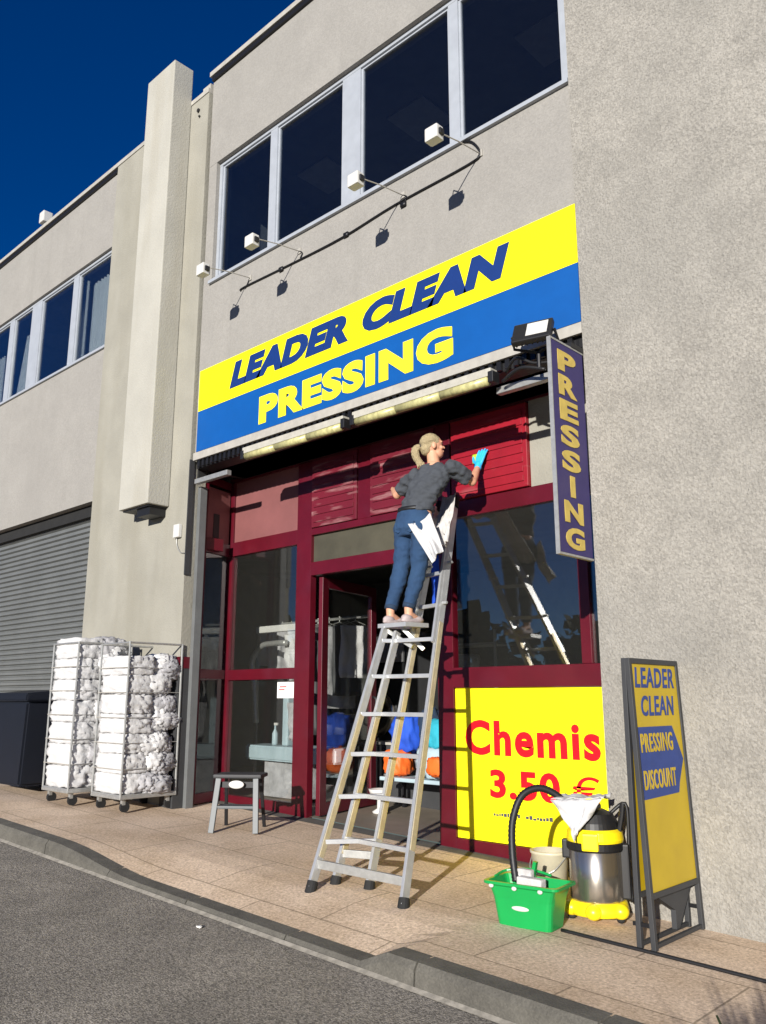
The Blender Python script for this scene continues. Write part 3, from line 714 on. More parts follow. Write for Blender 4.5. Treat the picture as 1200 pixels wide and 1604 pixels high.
def ellip(bm, c, r, rot=None, seg=24):
    rr = bmesh.ops.create_uvsphere(bm, u_segments=seg, v_segments=16, radius=1)
    mt = Matrix.Translation(Vector(c)) @ (rot.to_matrix().to_4x4() if rot else Matrix()) @ Matrix.Diagonal((*r, 1))
    bmesh.ops.transform(bm, matrix=mt, verts=rr['verts'])

def loft(bm, rings, seg=28):
    """rings: (centre, half-width, half-depth, right-axis, front-axis)"""
    R_ = []
    for c, a, b_, rx, fy in rings:
        R_.append([bm.verts.new(Vector(c) + rx * a * math.cos(2 * math.pi * q / seg) + fy * b_ * math.sin(2 * math.pi * q / seg)) for q in range(seg)])
    for A, B in zip(R_, R_[1:]):
        for q in range(seg): bm.faces.new((A[q], A[(q + 1) % seg], B[(q + 1) % seg], B[q]))
    bm.faces.new(R_[0][::-1]); bm.faces.new(R_[-1])

def fuse(name, bm, m, parent, vox=.008, sm=3, wr=0, wf=10, cut=None, seed=0):
    """voxel-unites overlapping solids into one continuous skin, smooths it and adds folds"""
    bmesh.ops.recalc_face_normals(bm, faces=bm.faces)
    me = bpy.data.meshes.new(name); bm.to_mesh(me); bm.free()
    o = bpy.data.objects.new(name, me); COL.objects.link(o)
    r = o.modifiers.new('r', 'REMESH'); r.mode = 'VOXEL'; r.voxel_size = vox; r.use_smooth_shade = True
    s = o.modifiers.new('s', 'SMOOTH'); s.iterations = sm; s.factor = .5
    bpy.context.view_layer.update()
    me2 = bpy.data.meshes.new_from_object(o.evaluated_get(bpy.context.evaluated_depsgraph_get()))
    bpy.data.objects.remove(o)
    if wr:
        nr = [v.normal.copy() for v in me2.vertices]
        for v, nn in zip(me2.vertices, nr):
            p = v.co; q = noise.noise(Vector((p.x * wf + seed, p.y * wf, p.z * wf * 1.6))) + .5 * noise.noise(Vector((p.x * wf * 2.2, p.y * wf * 2.2 + seed, p.z * wf * 3)))
            v.co = p + nn * wr * q
    me2.materials.clear(); me2.materials.append(M[m]); me2.name = name
    o = bpy.data.objects.new(name, me2); COL.objects.link(o); o.parent = parent
    for p in me2.polygons: p.use_smooth = True
    return o

per = thing('person', 'blonde person in grey T-shirt and blue jeans on the ladder, wiping the red boards', 'person', (0, 0, 0))
pelvis = Vector((-4.46, 5.10, 2.70)); hipL, hipR = Vector((-4.55, 5.10, 2.66)), Vector((-4.37, 5.10, 2.65))
knL, knR = Vector((-4.58, 5.07, 2.31)), Vector((-4.405, 5.09, 2.31))
anL, anR = Vector((-4.615, 4.98, 1.955)), Vector((-4.455, 5.02, 1.96))
waist = Vector((-4.435, 5.12, 2.84)); chest = Vector((-4.385, 5.20, 3.03)); shC = Vector((-4.355, 5.23, 3.145)); neck = Vector((-4.36, 5.25, 3.22)); head = Vector((-4.395, 5.27, 3.375))
shL, shR = Vector((-4.545, 5.21, 3.125)), Vector((-4.165, 5.25, 3.145))
elR = Vector((-4.125, 5.46, 3.055)); wrR = Vector((-4.235, 5.69, 3.245))
elL = Vector((-4.80, 5.27, 3.02)); wrL = Vector((-5.00, 5.44, 3.13))
rx = Vector((.985, .12, 0)).normalized(); fy = Vector((-.12, .985, 0)).normalized()
HQ = Matrix.Rotation(R(-38), 3, 'Z').to_euler()      # head turned to the right, towards the raised hand
b = bmesh.new()
loft(b, [(pelvis - Z * .06, .13, .10, rx, fy), (pelvis, .16, .115, rx, fy), (waist, .125, .09, rx, fy), (chest, .155, .10, rx, fy), (shC, .12, .075, rx, fy), (neck, .05, .055, rx, fy)])
capsule(b, neck - Z * .04, .055, head - Z * .05, .05)
for a, c_, d_ in ((hipL, knL, anL), (hipR, knR, anR)): capsule(b, a, .085, c_, .058); capsule(b, c_, .056, d_ + Z * .07, .036); capsule(b, d_ + Z * .07, .036, d_, .034)
for s_, e_, w_ in ((shL, elL, wrL), (shR, elR, wrR)): capsule(b, s_, .050, e_, .036); capsule(b, e_, .038, lerp(e_, w_, .35), .038); capsule(b, lerp(e_, w_, .35), .038, w_, .024)
# head: skull, jaw, nose, lips, brows, ears
hm = Matrix.Rotation(R(-38), 3, 'Z') @ Matrix.Rotation(R(8), 3, 'X')
def H(x, y, z_): return head + hm @ Vector((x, y, z_))
ellip(b, H(0, 0, .015), (.072, .090, .092), HQ); ellip(b, H(0, .030, -.060), (.052, .058, .055), HQ)
capsule(b, H(0, .086, .010), .008, H(0, .099, -.020), .011, 10); capsule(b, H(-.018, .085, -.052), .008, H(.018, .085, -.052), .008, 8)
for s in (-1, 1):
    ellip(b, H(s * .077, -.002, -.01), (.010, .020, .030), HQ); capsule(b, H(s * .02, .088, .028), .008, H(s * .045, .076, .026), .007, 8); ellip(b, H(s * .034, .066, -.025), (.022, .022, .018), HQ)
# feet in the body mesh, standing on the tray
for a_ in (anL, anR): capsule(b, a_ - Z * .02, .034, a_ + Vector((0, .12, -.062)), .026); capsule(b, a_ - Z * .035, .030, a_ + Vector((0, -.03, -.058)), .026)
# bare left hand resting on the boards, five fingers
def hand(b, w_, fwd_, side, up_, s=1, curl=.35, r=.0085):
    fwd_ = fwd_.normalized(); side = side.normalized(); up_ = up_.normalized()
    c = w_ + fwd_ * .05 * s
    for k in (-1, -.33, .33, 1): capsule(b, w_ + side * k * .016 * s, .013 * s, w_ + fwd_ * .085 * s + side * k * .029 * s, .0115 * s, 10, 3)
    for k, L in ((-1, .062), (-.33, .072), (.33, .078), (1, .068)):
        p = w_ + fwd_ * .085 * s + side * k * .029 * s
        for j in range(3):
            d = (fwd_ * math.cos(curl * (j + .4)) - up_ * math.sin(curl * (j + .4)) + side * k * .10).normalized(); q = p + d * L * s * (.42, .32, .26)[j]
            capsule(b, p, r * s * (1.05 - .1 * j), q, r * s * (.95 - .1 * j), 8, 3); p = q
    p = w_ + fwd_ * .025 * s - side * .026 * s
    for j, L in enumerate((.038, .032, .026)):
        d = (fwd_ * (.55 + .2 * j) - side * (.8 - .25 * j) - up_ * .25).normalized(); q = p + d * L * s; capsule(b, p, r * s * 1.2, q, r * s * 1.05, 8, 3); p = q
hand(b, wrL, Vector((-.45, .75, .35)), Vector((-.8, -.45, .3)), Vector((.2, -.4, .85)))
body = fuse('body', b, 'skin', per, .0055, 2)
b = bmesh.new()      # blue rubber glove on the raised right hand
gf, gs, gu = Vector((.10, .30, .95)), Vector((.95, .10, -.12)), Vector((-.1, -1, .25))
capsule(b, wrR - Vector((-.02, .02, .02)) * .2, .032, wrR + gf.normalized() * .03, .030)
hand(b, wrR + gf.normalized() * .012, gf, gs, gu, 1.12, .12, .0098)
fuse('rubber_glove', b, 'glove', per, .005, 1)
# T-shirt: torso, sleeves, hem
b = bmesh.new()
loft(b, [(waist - Z * .06 + fy * .0, .150, .118, rx, fy), (waist, .150, .112, rx, fy), (lerp(waist, chest, .5), .165, .118, rx, fy), (chest, .182, .122, rx, fy), (shC - Z * .02, .175, .10, rx, fy), (shC + Z * .035, .115, .075, rx, fy), (neck - Z * .005, .066, .064, rx, fy)])
for s_, e_ in ((shL, elL), (shR, elR)):
    capsule(b, s_, .068, lerp(s_, e_, .25), .066)
    p = lerp(s_, e_, .25); q = lerp(s_, e_, .74); tube(b, [p, q], [.066, .068], 18)
fuse('t_shirt', b, 'tee', per, .0065, 2, .019, 11)
# jeans
b = bmesh.new()
loft(b, [(pelvis + Z * .10, .142, .112, rx, fy), (pelvis + Z * .03, .165, .122, rx, fy), (pelvis - Z * .06 - fy * .015, .175, .130, rx, fy), (pelvis - Z * .12, .155, .115, rx, fy)])
for s, (a, c_, d_) in ((-1, (hipL, knL, anL)), (1, (hipR, knR, anR))):
    ellip(b, a + Vector((0, -.045, -.02)), (.080, .066, .095))
    capsule(b, a, .096, c_, .068); capsule(b, c_, .068, lerp(c_, d_, .4), .064); tube(b, [lerp(c_, d_, .3), d_ + Z * .035], [.062, .050], 18)
jn = fuse('jeans', b, 'jeans', per, .0075, 3, .009, 12, seed=3)
for a_, c_ in ((anL, knL), (anR, knR)):
    b = bmesh.new(); d_ = (c_ - a_).normalized(); tube(b, [a_ + Z * .03, a_ + Z * .03 + d_ * .035], [.051, .053], 18); link('turned_cuff', b, 'denim_dark', jn, smooth=True)
for s, a in ((-1, hipL), (1, hipR)):
    cx = a.x - s * .025; b = bmesh.new(); prism(b, [(cx - .036, a.z + .03), (cx + .036, a.z + .03), (cx + .036, a.z - .04), (cx, a.z - .06), (cx - .036, a.z - .04)], 4.976, 5.01, 'XZ'); link('back_pocket', b, 'jeans', jn)
b = bmesh.new(); loft(b, [(pelvis + Z * .085, .146, .116, rx, fy), (pelvis + Z * .118, .144, .114, rx, fy)]); link('belt', b, 'black', per, smooth=True)
# shoes: light open shoes
for a_ in (anL, anR):
    b = bmesh.new(); ellip(b, a_ + Vector((0, .045, -.072)), (.044, .128, .026)); ellip(b, a_ + Vector((0, -.02, -.052)), (.040, .055, .034)); ellip(b, a_ + Vector((0, .10, -.060)), (.042, .070, .032))
    fuse('shoe', b, 'shoe_grey', per, .006, 1)
# hair: cap, low ponytail and a dark band
b = bmesh.new()
ellip(b, H(0, -.012, .032), (.079, .093, .086), HQ); ellip(b, H(0, -.055, -.01), (.064, .052, .066), HQ)
for k in range(16):
    a = k / 16 * math.pi * 1.1 + .2; p = H(-.08 * math.cos(a), -.02 - .075 * math.sin(a), .04); capsule(b, p, .012, H(-.035 * math.cos(a), -.085, .01), .012, 8, 3)
hair = fuse('hair', b, 'hair', per, .006, 2, .004, 40)
b = bmesh.new(); tail = smoothpath([H(0, -.098, .015), H(-.01, -.145, -.01), H(-.015, -.150, -.07), H(-.01, -.125, -.14), H(.0, -.115, -.19)], 4)
tube(b, tail, [.020, .026, .030, .033, .035, .036, .036, .036, .035, .033, .031, .029, .026, .022, .018, .012, .005][:len(tail)], 14)
for k in range(7):
    o_ = Vector((random.uniform(-.02, .02), random.uniform(-.02, .02), 0)); tube(b, [q + o_ * (i / 8) for i, q in enumerate(tail)], [.018 * (1 - i / 20) for i in range(len(tail))], 8)
fuse('ponytail', b, 'hair', hair, .006, 1, .005, 50)
b = bmesh.new(); tube(b, [H(0, -.092, .018), H(-.006, -.112, .008)], [.026, .026], 14); link('hair_tie', b, 'hair_dark', hair, smooth=True)
# eyes and brows
for s in (-1, 1):
    b = bmesh.new(); ellip(b, H(s * .031, .078, .008), (.012, .009, .006), HQ, 12); link('eye', b, 'hair_dark', per, smooth=True)

# sponge in the gloved hand
bm = bmesh.new(); box(bm, -.055, .04, -.02, .015, -.04, .045, bev=.01)
sp = tag(link('sponge', bm, 'sponge', smooth=True), 'yellow green sponge pressed on the red board by the blue gloved hand', 'sponge'); sp.location = (-4.275, 5.755, 3.345)
# cloths on the ladder
tag(cloth('white_towel', ((-4.41, 4.97, 2.66), (-4.25, 5.06, 2.74), (-4.12, 5.06, 2.42), (-4.19, 5.00, 2.32)), 'fabric_white', None, 36, 44, .032, 2.6, .006, 2, .03), 'bright white towel hanging against the blue jeans beside the ladder', 'towel')
tag(cloth('rag', ((-4.50, 5.52, 3.0), (-4.33, 5.50, 3.0), (-4.20, 5.22, 2.52), (-4.36, 5.22, 2.50)), 'cloth_grey', None, 24, 36, .045, 4, .006, 9, .02), 'crumpled greyish rag draped over the top of the ladder', 'rag')
tag(cloth('blue_cloth', ((-4.80, 5.72, 2.52), (-4.70, 5.70, 2.53), (-4.69, 5.70, 2.08), (-4.79, 5.72, 2.07)), 'royal', None, 8, 16, .02, 6, .005, 5), 'narrow royal blue cloth hanging behind the ladder on the dark red jamb', 'cloth')

# ------------------------------------------------------------------ laundry roll cages
def cage(x, y, z, lab, w=.56, d=.62, h=1.66):
    t = thing('roll_cage', lab, 'laundry cage', (x, y, z), group='roll cages of linen by the pilaster')
    bm = bmesh.new(); r = .011
    for px in (0, w):
        for py in (0, d): tube(bm, [(px, py, .13), (px, py, h)], r, 8)
    for zz_ in (.16, h - .01):
        tube(bm, [(0, 0, zz_), (w, 0, zz_), (w, d, zz_), (0, d, zz_), (0, 0, zz_)], r, 8)
    for py in (d,):
        k = 1
        while k * .11 < w: tube(bm, [(k * .11, py, .16), (k * .11, py, h)], .004, 6); k += 1
    for q in range(1, 6):
        zz_ = .16 + q * (h - .17) / 6; tube(bm, [(0, 0, zz_), (0, d, zz_), (w, d, zz_), (w, 0, zz_)], .004, 6)
    link('cage_frame', bm, 'galv', t)
    for q in range(1, 6):
        zz_ = .16 + q * (h - .17) / 6; bm = bmesh.new(); tube(bm, [(0, -.012, zz_), (w, -.012, zz_)], .005, 6); link('strap', bm, 'trim', t)
    bm = bmesh.new(); box(bm, -.01, w + .01, -.01, d + .01, .125, .155, bev=.006); link('base', bm, 'galv', t)
    for px in (.05, w - .05):
        for py in (.06, d - .06):
            bm = bmesh.new(); beam(bm, (px, py, .07), (px, py, .125), .035, .04); c = link('castor', bm, 'galv', t)
            bm = bmesh.new(); tube(bm, [(px - .015, py + .02, .05), (px + .015, py + .02, .05)], .05, 16); link('wheel', bm, 'rubber', c)
    return t
def linens(x, y, z, lab, grp, w=.56, d=.62, n_=7, h=1.66, seed=0, over=0):
    hh = (h - .2) / n_
    for i in range(n_):
        bm = bmesh.new(); zc = .17 + hh * (i + .5)
        # folded front stacks and loose side bundles, most greyed to paint the side's shade
        crumple(bm, (w / 2, .16, zc), (w / 2 * .93, .150, hh / 2 * .98), .020, 9, seed + i * 3.1, 10, .16)
        rnd = random.Random(seed * 31 + i)
        for q in range(5):
            yy = .31 + rnd.uniform(0, .22); zz_ = zc + rnd.uniform(-.4, .4) * hh * .5
            crumple(bm, (w * .60 + rnd.uniform(-.02, .08), yy, zz_), (rnd.uniform(.14, .19), rnd.uniform(.09, .14), hh * rnd.uniform(.36, .56)), .032, 11, seed + i * 5 + q * 2.3, 11, .6, mi=(1 if q % 3 else 0))
        o = link('linen_bundle', bm, ['fabric_white', 'linen_grey'], None, smooth=True); o.location = (x, y, z)
        tag(o, lab, 'linen', grp)
cage(-9.05, 4.32, gz(-8.7), 'left roll cage packed with white linen, beside the roller shutter')
linens(-9.05, 4.32, gz(-8.7), 'bundle of white linen stacked in the left roll cage', 'linen in the left roll cage', seed=1, h=1.74)
cage(-8.33, 4.50, gz(-8.1), 'right roll cage packed with white linen, beside the dark pilaster foot', h=1.66)
linens(-8.33, 4.50, gz(-8.1), 'bundle of white linen stacked in the right roll cage', 'linen in the right roll cage', seed=9, h=1.55)

# navy bin
t = thing('waste_bin', 'dark navy plastic bin standing in front of the roller shutter', 'bin', (-9.86, 4.60, gz(-9.8)))
bm = bmesh.new(); prism(bm, [(-.44, .08), (.30, .08), (.36, 1.0), (-.50, 1.0)], -.32, .32, 'XZ'); bmesh.ops.bevel(bm, geom=bm.edges[:], offset=.025, segments=2, affect='EDGES'); link('body', bm, 'navy_bin', t)
bm = bmesh.new(); prism(bm, [(-.35, 1.002), (.35, 1.002), (.35, 1.05), (.1, 1.13), (-.35, 1.09)], -.52, .39, 'YZ'); bmesh.ops.bevel(bm, geom=bm.edges[:], offset=.015, segments=2, affect='EDGES'); link('lid', bm, 'navy_bin', t)
for s in (-.25, .25):
    bm = bmesh.new(); tube(bm, [(s - .03, .25, .1), (s + .03, .25, .1)], .10, 18); link('wheel', bm, 'rubber', t)

# step stool
t = thing('step_stool', 'small step stool with dark top and pale grey legs by the left window', 'step stool', (-6.42, 4.92, gz(-6.42)), R(38))
bm = bmesh.new(); box(bm, -.22, .22, -.14, .14, .455, .49, bev=.012); link('seat', bm, 'charcoal', t)
for sx in (-1, 1):
    bm = bmesh.new(); beam(bm, (sx * .17, -.12, .455), (sx * .20, -.20, .0), .05, .028, up=(0, 1, 0), bev=.004); link('leg', bm, 'stool_grey', t)
    bm = bmesh.new(); beam(bm, (sx * .16, .10, .455), (sx * .18, .22, .0), .03, .022, up=(0, 1, 0), bev=.004); link('leg', bm, 'dark_metal', t)
bm = bmesh.new(); box(bm, -.17, .17, -.17, -.02, .20, .225, bev=.006); link('step', bm, 'stool_grey', t)
bm = bmesh.new(); beam(bm, (-.17, -.10, .40), (.17, -.10, .40), .012, .05); link('crossbar', bm, 'dark_metal', t)
bm = bmesh.new(); ellip(bm, (0, -.15, .405), (.07, .01, .035)); link('badge', bm, 'lamp_white', t, smooth=True)

# ------------------------------------------------------------------ green bucket
t = thing('bucket', 'rectangular green plastic bucket with tools in it, standing in front of the vacuum cleaner', 'bucket', (-2.99, 4.42, gz(-2.99)), R(8))
bm = bmesh.new()
def ringrect(w_, d_, z_, r=.03):
    out = []
    for cx, cy, a0 in ((w_ - r, d_ - r, 0), (-w_ + r, d_ - r, 90), (-w_ + r, -d_ + r, 180), (w_ - r, -d_ + r, 270)):
        for k in range(4): a = R(a0 + k * 30); out.append((cx + r * math.cos(a), cy + r * math.sin(a), z_))
    return out
rings = [ringrect(.165, .10, 0), ringrect(.185, .118, .15), ringrect(.205, .13, .215), ringrect(.235, .145, .225), ringrect(.235, .145, .24), ringrect(.215, .125, .24), ringrect(.20, .115, .20), ringrect(.16, .09, .015)]
RV = [[bm.verts.new(p) for p in rg] for rg in rings]
for A, B in zip(RV, RV[1:]):
    for q in range(len(A)): bm.faces.new((A[q], A[(q + 1) % 16], B[(q + 1) % 16], B[q]))
bm.faces.new(RV[0][::-1]); bm.faces.new(RV[-1])
link('tub', bm, 'green', t, smooth=False)
bm = bmesh.new(); ellip(bm, (-.01, -.112, .105), (.055, .006, .014)); link('label_badge', bm, 'lamp_white', t, smooth=True)
bm = bmesh.new(); tube(bm, smoothpath([(-.225, 0, .24), (-.20, .10, .26), (-.06, .13, .275), (.08, .13, .255)], 4), .008, 8); beam(bm, (-.02, .09, .24), (.0, .09, .33), .03, .02); link('handle', bm, 'green', t)
for q in ((-.18, -.138), (-.03, -.142), (.13, -.140)):
    bm = bmesh.new(); ellip(bm, (q[0], q[1], .215), (.016, .010, .012)); link('rivet', bm, 'lamp_white', t, smooth=True)
bm = bmesh.new(); box(bm, -.05, .12, -.03, .03, .20, .255, bev=.01); box(bm, -.08, .02, .02, .06, .22, .29, bev=.01); o = link('squeegee', bm, 'cloth_grey'); o.location = (-3.02, 4.43, gz(-3)); tag(o, 'pale squeegee head lying across the top of the green bucket', 'squeegee')
# ------------------------------------------------------------------ vacuum cleaner
t = thing('vacuum_cleaner', 'steel and yellow vacuum cleaner with a black hose by the rough wall corner', 'vacuum cleaner', (-2.80, 4.86, gz(-2.8)), R(20))
bm = bmesh.new(); lathe(bm, [(.155, .10), (.160, .12), (.160, .395), (.155, .40)], seg=48); link('steel_drum', bm, 'steel', t, smooth=True)
bm = bmesh.new(); lathe(bm, [(.150, .03), (.178, .035), (.182, .06), (.170, .105), (.150, .112)], seg=40)
for a in (210, 270, 330, 90, 150): ellip(bm, (.165 * math.cos(R(a)), .165 * math.sin(R(a)), .065), (.05, .05, .045))
link('base', bm, 'vac_yellow', t, smooth=True)
for a in (210, 330, 90):
    bm = bmesh.new(); ellip(bm, (.165 * math.cos(R(a)), .165 * math.sin(R(a)), .02), (.025, .025, .020)); link('castor', bm, 'rubber', t, smooth=True)
bm = bmesh.new(); lathe(bm, [(.166, .39), (.172, .40), (.172, .435), (.165, .44)], seg=40); box(bm, .14, .20, -.03, .03, .12, .43, bev=.01); box(bm, -.20, -.15, -.03, .03, .33, .44, bev=.01); link('rim', bm, 'black', t, smooth=False)
bm = bmesh.new(); lathe(bm, [(.168, .44), (.172, .455), (.165, .50), (.145, .515)], seg=40); box(bm, -.05, .05, -.185, -.14, .40, .50, bev=.012); link('yellow_head', bm, 'vac_yellow', t, smooth=False)
bm = bmesh.new(); lathe(bm, [(.145, .515), (.140, .55), (.115, .60), (.06, .625)], seg=36); box(bm, -.03, .03, -.12, .12, .60, .645, bev=.012); tube(bm, smoothpath([(.15, -.02, .50), (.17, -.01, .60), (.175, .0, .66), (.15, .01, .52)], 4), .014, 8); link('motor_head', bm, 'black', t, smooth=False)
bm = bmesh.new(); tube(bm, smoothpath([(.10, 0, .60), (.19, .02, .66), (.20, .02, .50), (.19, .02, .3), (.20, .02, .1)], 5), .011, 8); link('power_lead', bm, 'black', t, smooth=True)
# hose: own geometry in world, part of the vacuum
hp = smoothpath([(-2.93, 4.80, .60), (-2.99, 4.76, .69), (-3.07, 4.68, .735), (-3.14, 4.59, .69), (-3.165, 4.52, .55), (-3.14, 4.47, .38), (-3.10, 4.44, .22)], 14)
bm = bmesh.new(); tube(bm, hp, [.021 + .003 * (i % 2) for i in range(len(hp))], 12); o = link('hose', bm, 'black', t, smooth=True)
tm = Matrix.Translation((-2.80, 4.86, gz(-2.8))) @ Matrix.Rotation(R(20), 4, 'Z'); o.data.transform(tm.inverted())
c_ = cloth('cleaning_cloth', ((-3.0, 4.70, .672), (-2.66, 4.74, .70), (-2.70, 4.92, .695), (-3.02, 4.90, .68)), 'fabric_white', None, 16, 12, .02, 6, .005, 4)
tag(c_, 'white folded cloth draped over the head of the vacuum cleaner', 'cloth')
bm = bmesh.new(); V3 = [Vector(q) for q in ((-2.99, 4.69, .672), (-2.65, 4.73, .700), (-2.80, 4.655, .49))]
k = 12; rows = []
for j in range(k + 1):
    v = j / k; a = V3[0].lerp(V3[2], v); b2 = V3[1].lerp(V3[2], v); rows.append([bm.verts.new(a.lerp(b2, i / k) + Vector((0, -.014 - .030 * noise.noise(Vector((i * .45, j * .22, 2))), .008 * noise.noise(Vector((i * .5, 3, 1)))))) for i in range(k + 1)])
for j in range(k):
    for i in range(k): bm.faces.new((rows[j][i], rows[j][i + 1], rows[j + 1][i + 1], rows[j + 1][i]))
bmesh.ops.remove_doubles(bm, verts=bm.verts, dist=.0005); bmesh.ops.solidify(bm, geom=bm.faces[:], thickness=.005)
link('hanging_corner', bm, 'fabric_white', c_, smooth=True)
# cloudy tub between bucket and vacuum
t = thing('cloudy_tub', 'cloudy plastic tub standing between the green bucket and the vacuum cleaner', 'tub', (-3.17, 4.93, gz(-3.17)))
bm = bmesh.new(); lathe(bm, [(.095, 0), (.12, .30), (.128, .305), (.128, .32), (.112, .32), (.09, .02)], seg=32); link('tub_body', bm, 'clear', t, smooth=True)
bm = bmesh.new(); tube(bm, smoothpath([(-.125, 0, .30), (-.09, -.10, .22), (.0, -.135, .19), (.09, -.10, .22), (.125, 0, .30)], 5), .004, 6); link('wire_handle', bm, 'galv', t)
# cable along the pavement
bm = bmesh.new(); tube(bm, smoothpath([(-2.80, 4.44, gz(-2.8) + .008), (-2.4, 4.445, gz(-2.4) + .008), (-2.0, 4.455, gz(-2.0) + .008), (-1.5, 4.46, gz(-1.5) + .008), (-.6, 4.48, gz(-.6) + .008), (1.5, 4.5, gz(1.5) + .008)], 6), .010, 8)
tag(link('power_cable', bm, 'black', smooth=True), 'straight black cable lying on the pavement from the green bucket to the right', 'cable')

# ------------------------------------------------------------------ pavement sign
af = thing('pavement_sign', 'tall yellow A-frame sign reading LEADER CLEAN PRESSING DISCOUNT against the rough wall', 'pavement sign', (0, 0, 0))
Y0, Y1 = 4.50, 5.10
def af_side(sx):
    t = sx * .0
    top = -2.333 + sx * .012; bot = -2.318 + sx * (.048 if sx > 0 else .034)
    def X(z_): return bot + (top - bot) * (z_ - gz(-2.3)) / 1.53
    bm = bmesh.new()
    for y_ in (Y0, Y1): beam(bm, (X(-.02), y_, -.02), (X(1.50), y_, 1.50), .028, .030, up=(0, 1, 0), bev=.003)
    for z_ in (1.495, .245): beam(bm, (X(z_), Y0 - .012, z_), (X(z_), Y1 + .012, z_), .028, .030, bev=.003)
    beam(bm, (X(.0), Y0, .0), (X(.0), Y1, .0), .02, .02)
    link('tube_frame', bm, 'charcoal', af)
    bm = bmesh.new(); vs = []
    for y_, z_ in ((Y0, .26), (Y1, .26), (Y1, 1.485), (Y0, 1.485)): vs.append((X(z_), y_, z_))
    a = [bm.verts.new((v[0] + .005, v[1], v[2])) for v in vs]; c = [bm.verts.new((v[0] - .005, v[1], v[2])) for v in vs]
    bm.faces.new(a); bm.faces.new(c[::-1])
    for q in range(4): bm.faces.new((a[q], a[(q + 1) % 4], c[(q + 1) % 4], c[q]))
    link('board', bm, 'af_yellow', af)
    return X
XF = af_side(1); af_side(-1)
def on_af(bm, y, z, off):     # lay on the leaning front board
    sl = (XF(1) - XF(0)); 
    for v in bm.verts:
        yy, zz_, dd = v.co.x, v.co.y, v.co.z; v.co = (XF(z + zz_) + off + dd, y + yy, z + zz_)
    return bm
link('lettering', on_af(textmesh('LEADER', .115, .50, .003, .018, .15, 1.1), 4.545, 1.345, .0055), 'af_blue', af)
link('lettering', on_af(textmesh('CLEAN', .115, .42, .003, .018, .15, 1.1), 4.595, 1.185, .0055), 'af_blue', af)
bm = bmesh.new()
pts = [(4.53, 1.125), (4.96, 1.125), (5.0, 1.06), (5.07, .93), (4.99, .80), (4.97, .745), (4.53, .735)]
A = [bm.verts.new((XF(z_) + .0055, y_, z_)) for y_, z_ in pts]; B = [bm.verts.new((XF(z_) + .0075, y_, z_)) for y_, z_ in pts]
bm.faces.new(A); bm.faces.new(B)
link('arrow', bm, 'af_blue', af)
link('lettering', on_af(textmesh('PRESSING', .105, .40, .003, .016, 0, 1.15), 4.545, .985, .008), 'af_yellow', af)
link('lettering', on_af(textmesh('DISCOUNT', .105, .40, .003, .016, 0, 1.15), 4.545, .785, .008), 'af_yellow', af)
bm = bmesh.new(); prism(bm, [(4.62, .225), (5.07, .225), (4.95, .10), (4.88, .02), (4.84, .02), (4.84, .12)], -2.33, -2.30, 'YZ'); link('gusset', bm, 'charcoal', af)
for y_ in (4.5, 5.1):
    bm = bmesh.new(); beam(bm, (-2.28, y_, .10), (-2.385, y_, .10), .015, .02); link('spreader', bm, 'dark_metal', af)

# ------------------------------------------------------------------ things inside the shop
random.seed(5)
t = thing('garment_rail', 'chrome garment rail inside the shop hung with pale clothes', 'clothes rail', (0, 0, 0))
bm = bmesh.new(); tube(bm, [(-8.9, 7.0, 2.22), (-6.75, 7.0, 2.22)], .018, 8); link('rail', bm, 'galv', t)
for x_ in (-8.85, -6.8):
    bm = bmesh.new(); tube(bm, [(x_, 7.0, .2), (x_, 7.0, 2.22)], .018, 8); link('post', bm, 'galv', t)
glab = ['white garment hanging at the left end of the indoor rail', 'grey white garment second from the left on the indoor rail', 'long white garment just left of the door mullion on the indoor rail', 'long white garment just right of the door mullion on the indoor rail',
        'long dark garment beside the door leaf on the indoor rail', 'pale narrow garment beside the dark one on the indoor rail', 'white garment near the right end of the indoor rail',
        'white garment between the leftmost two on the indoor rail', 'grey white garment between two long white ones on the indoor rail', 'longest white garment on the indoor rail, seen through the open door', 'short charcoal garment near the right end of the indoor rail']
for i, (x_, h, mm) in enumerate(((-8.55, .42, 0), (-8.2, .5, 1), (-7.98, .62, 0), (-7.70, .80, 0), (-7.50, 1.25, 2), (-7.32, .95, 1), (-7.05, .6, 0), (-8.38, .55, 0), (-7.84, .9, 1), (-7.60, 1.1, 0), (-7.18, .8, 2))):
    y_ = 7.0; g = thing('hanging_garment', glab[i], 'garment', (0, 0, 0), group='garments on the rail inside the shop')
    o = cloth('fabric', ((x_ - .05, y_ - .2, 2.12), (x_ + .09, y_ + .2, 2.12), (x_ + .10, y_ + .17, 2.12 - h), (x_ - .07, y_ - .17, 2.12 - h)), ('fabric_white', 'linen_grey', 'charcoal')[mm], g, 10, 14, .05, 5, .02, i * 3.3)
    b2 = bmesh.new(); tube(b2, [(x_ - .03, y_ - .18, 2.12), (x_, y_, 2.18), (x_ + .05, y_ + .18, 2.12)], .006, 6); tube(b2, [(x_, y_, 2.18), (x_, y_, 2.25)], .004, 6); link('hanger', b2, 'galv', g)
t = thing('steam_press', 'pale blue grey ironing table with a column and bent steam arm inside the left window', 'ironing press', (0, 0, 0))
bm = bmesh.new(); prism(bm, [(-8.32, 6.45), (-8.15, 6.30), (-7.0, 6.24), (-6.72, 6.38), (-6.72, 6.66), (-7.1, 6.74), (-8.2, 6.68)], .60, .76, 'XY'); bmesh.ops.bevel(bm, geom=bm.edges[:], offset=.02, segments=2, affect='EDGES'); link('table_top', bm, 'paleblue', t)
bm = bmesh.new(); box(bm, -7.9, -7.2, 6.38, 6.62, .2, .60, bev=.02); link('cabinet', bm, 'linen_grey', t)
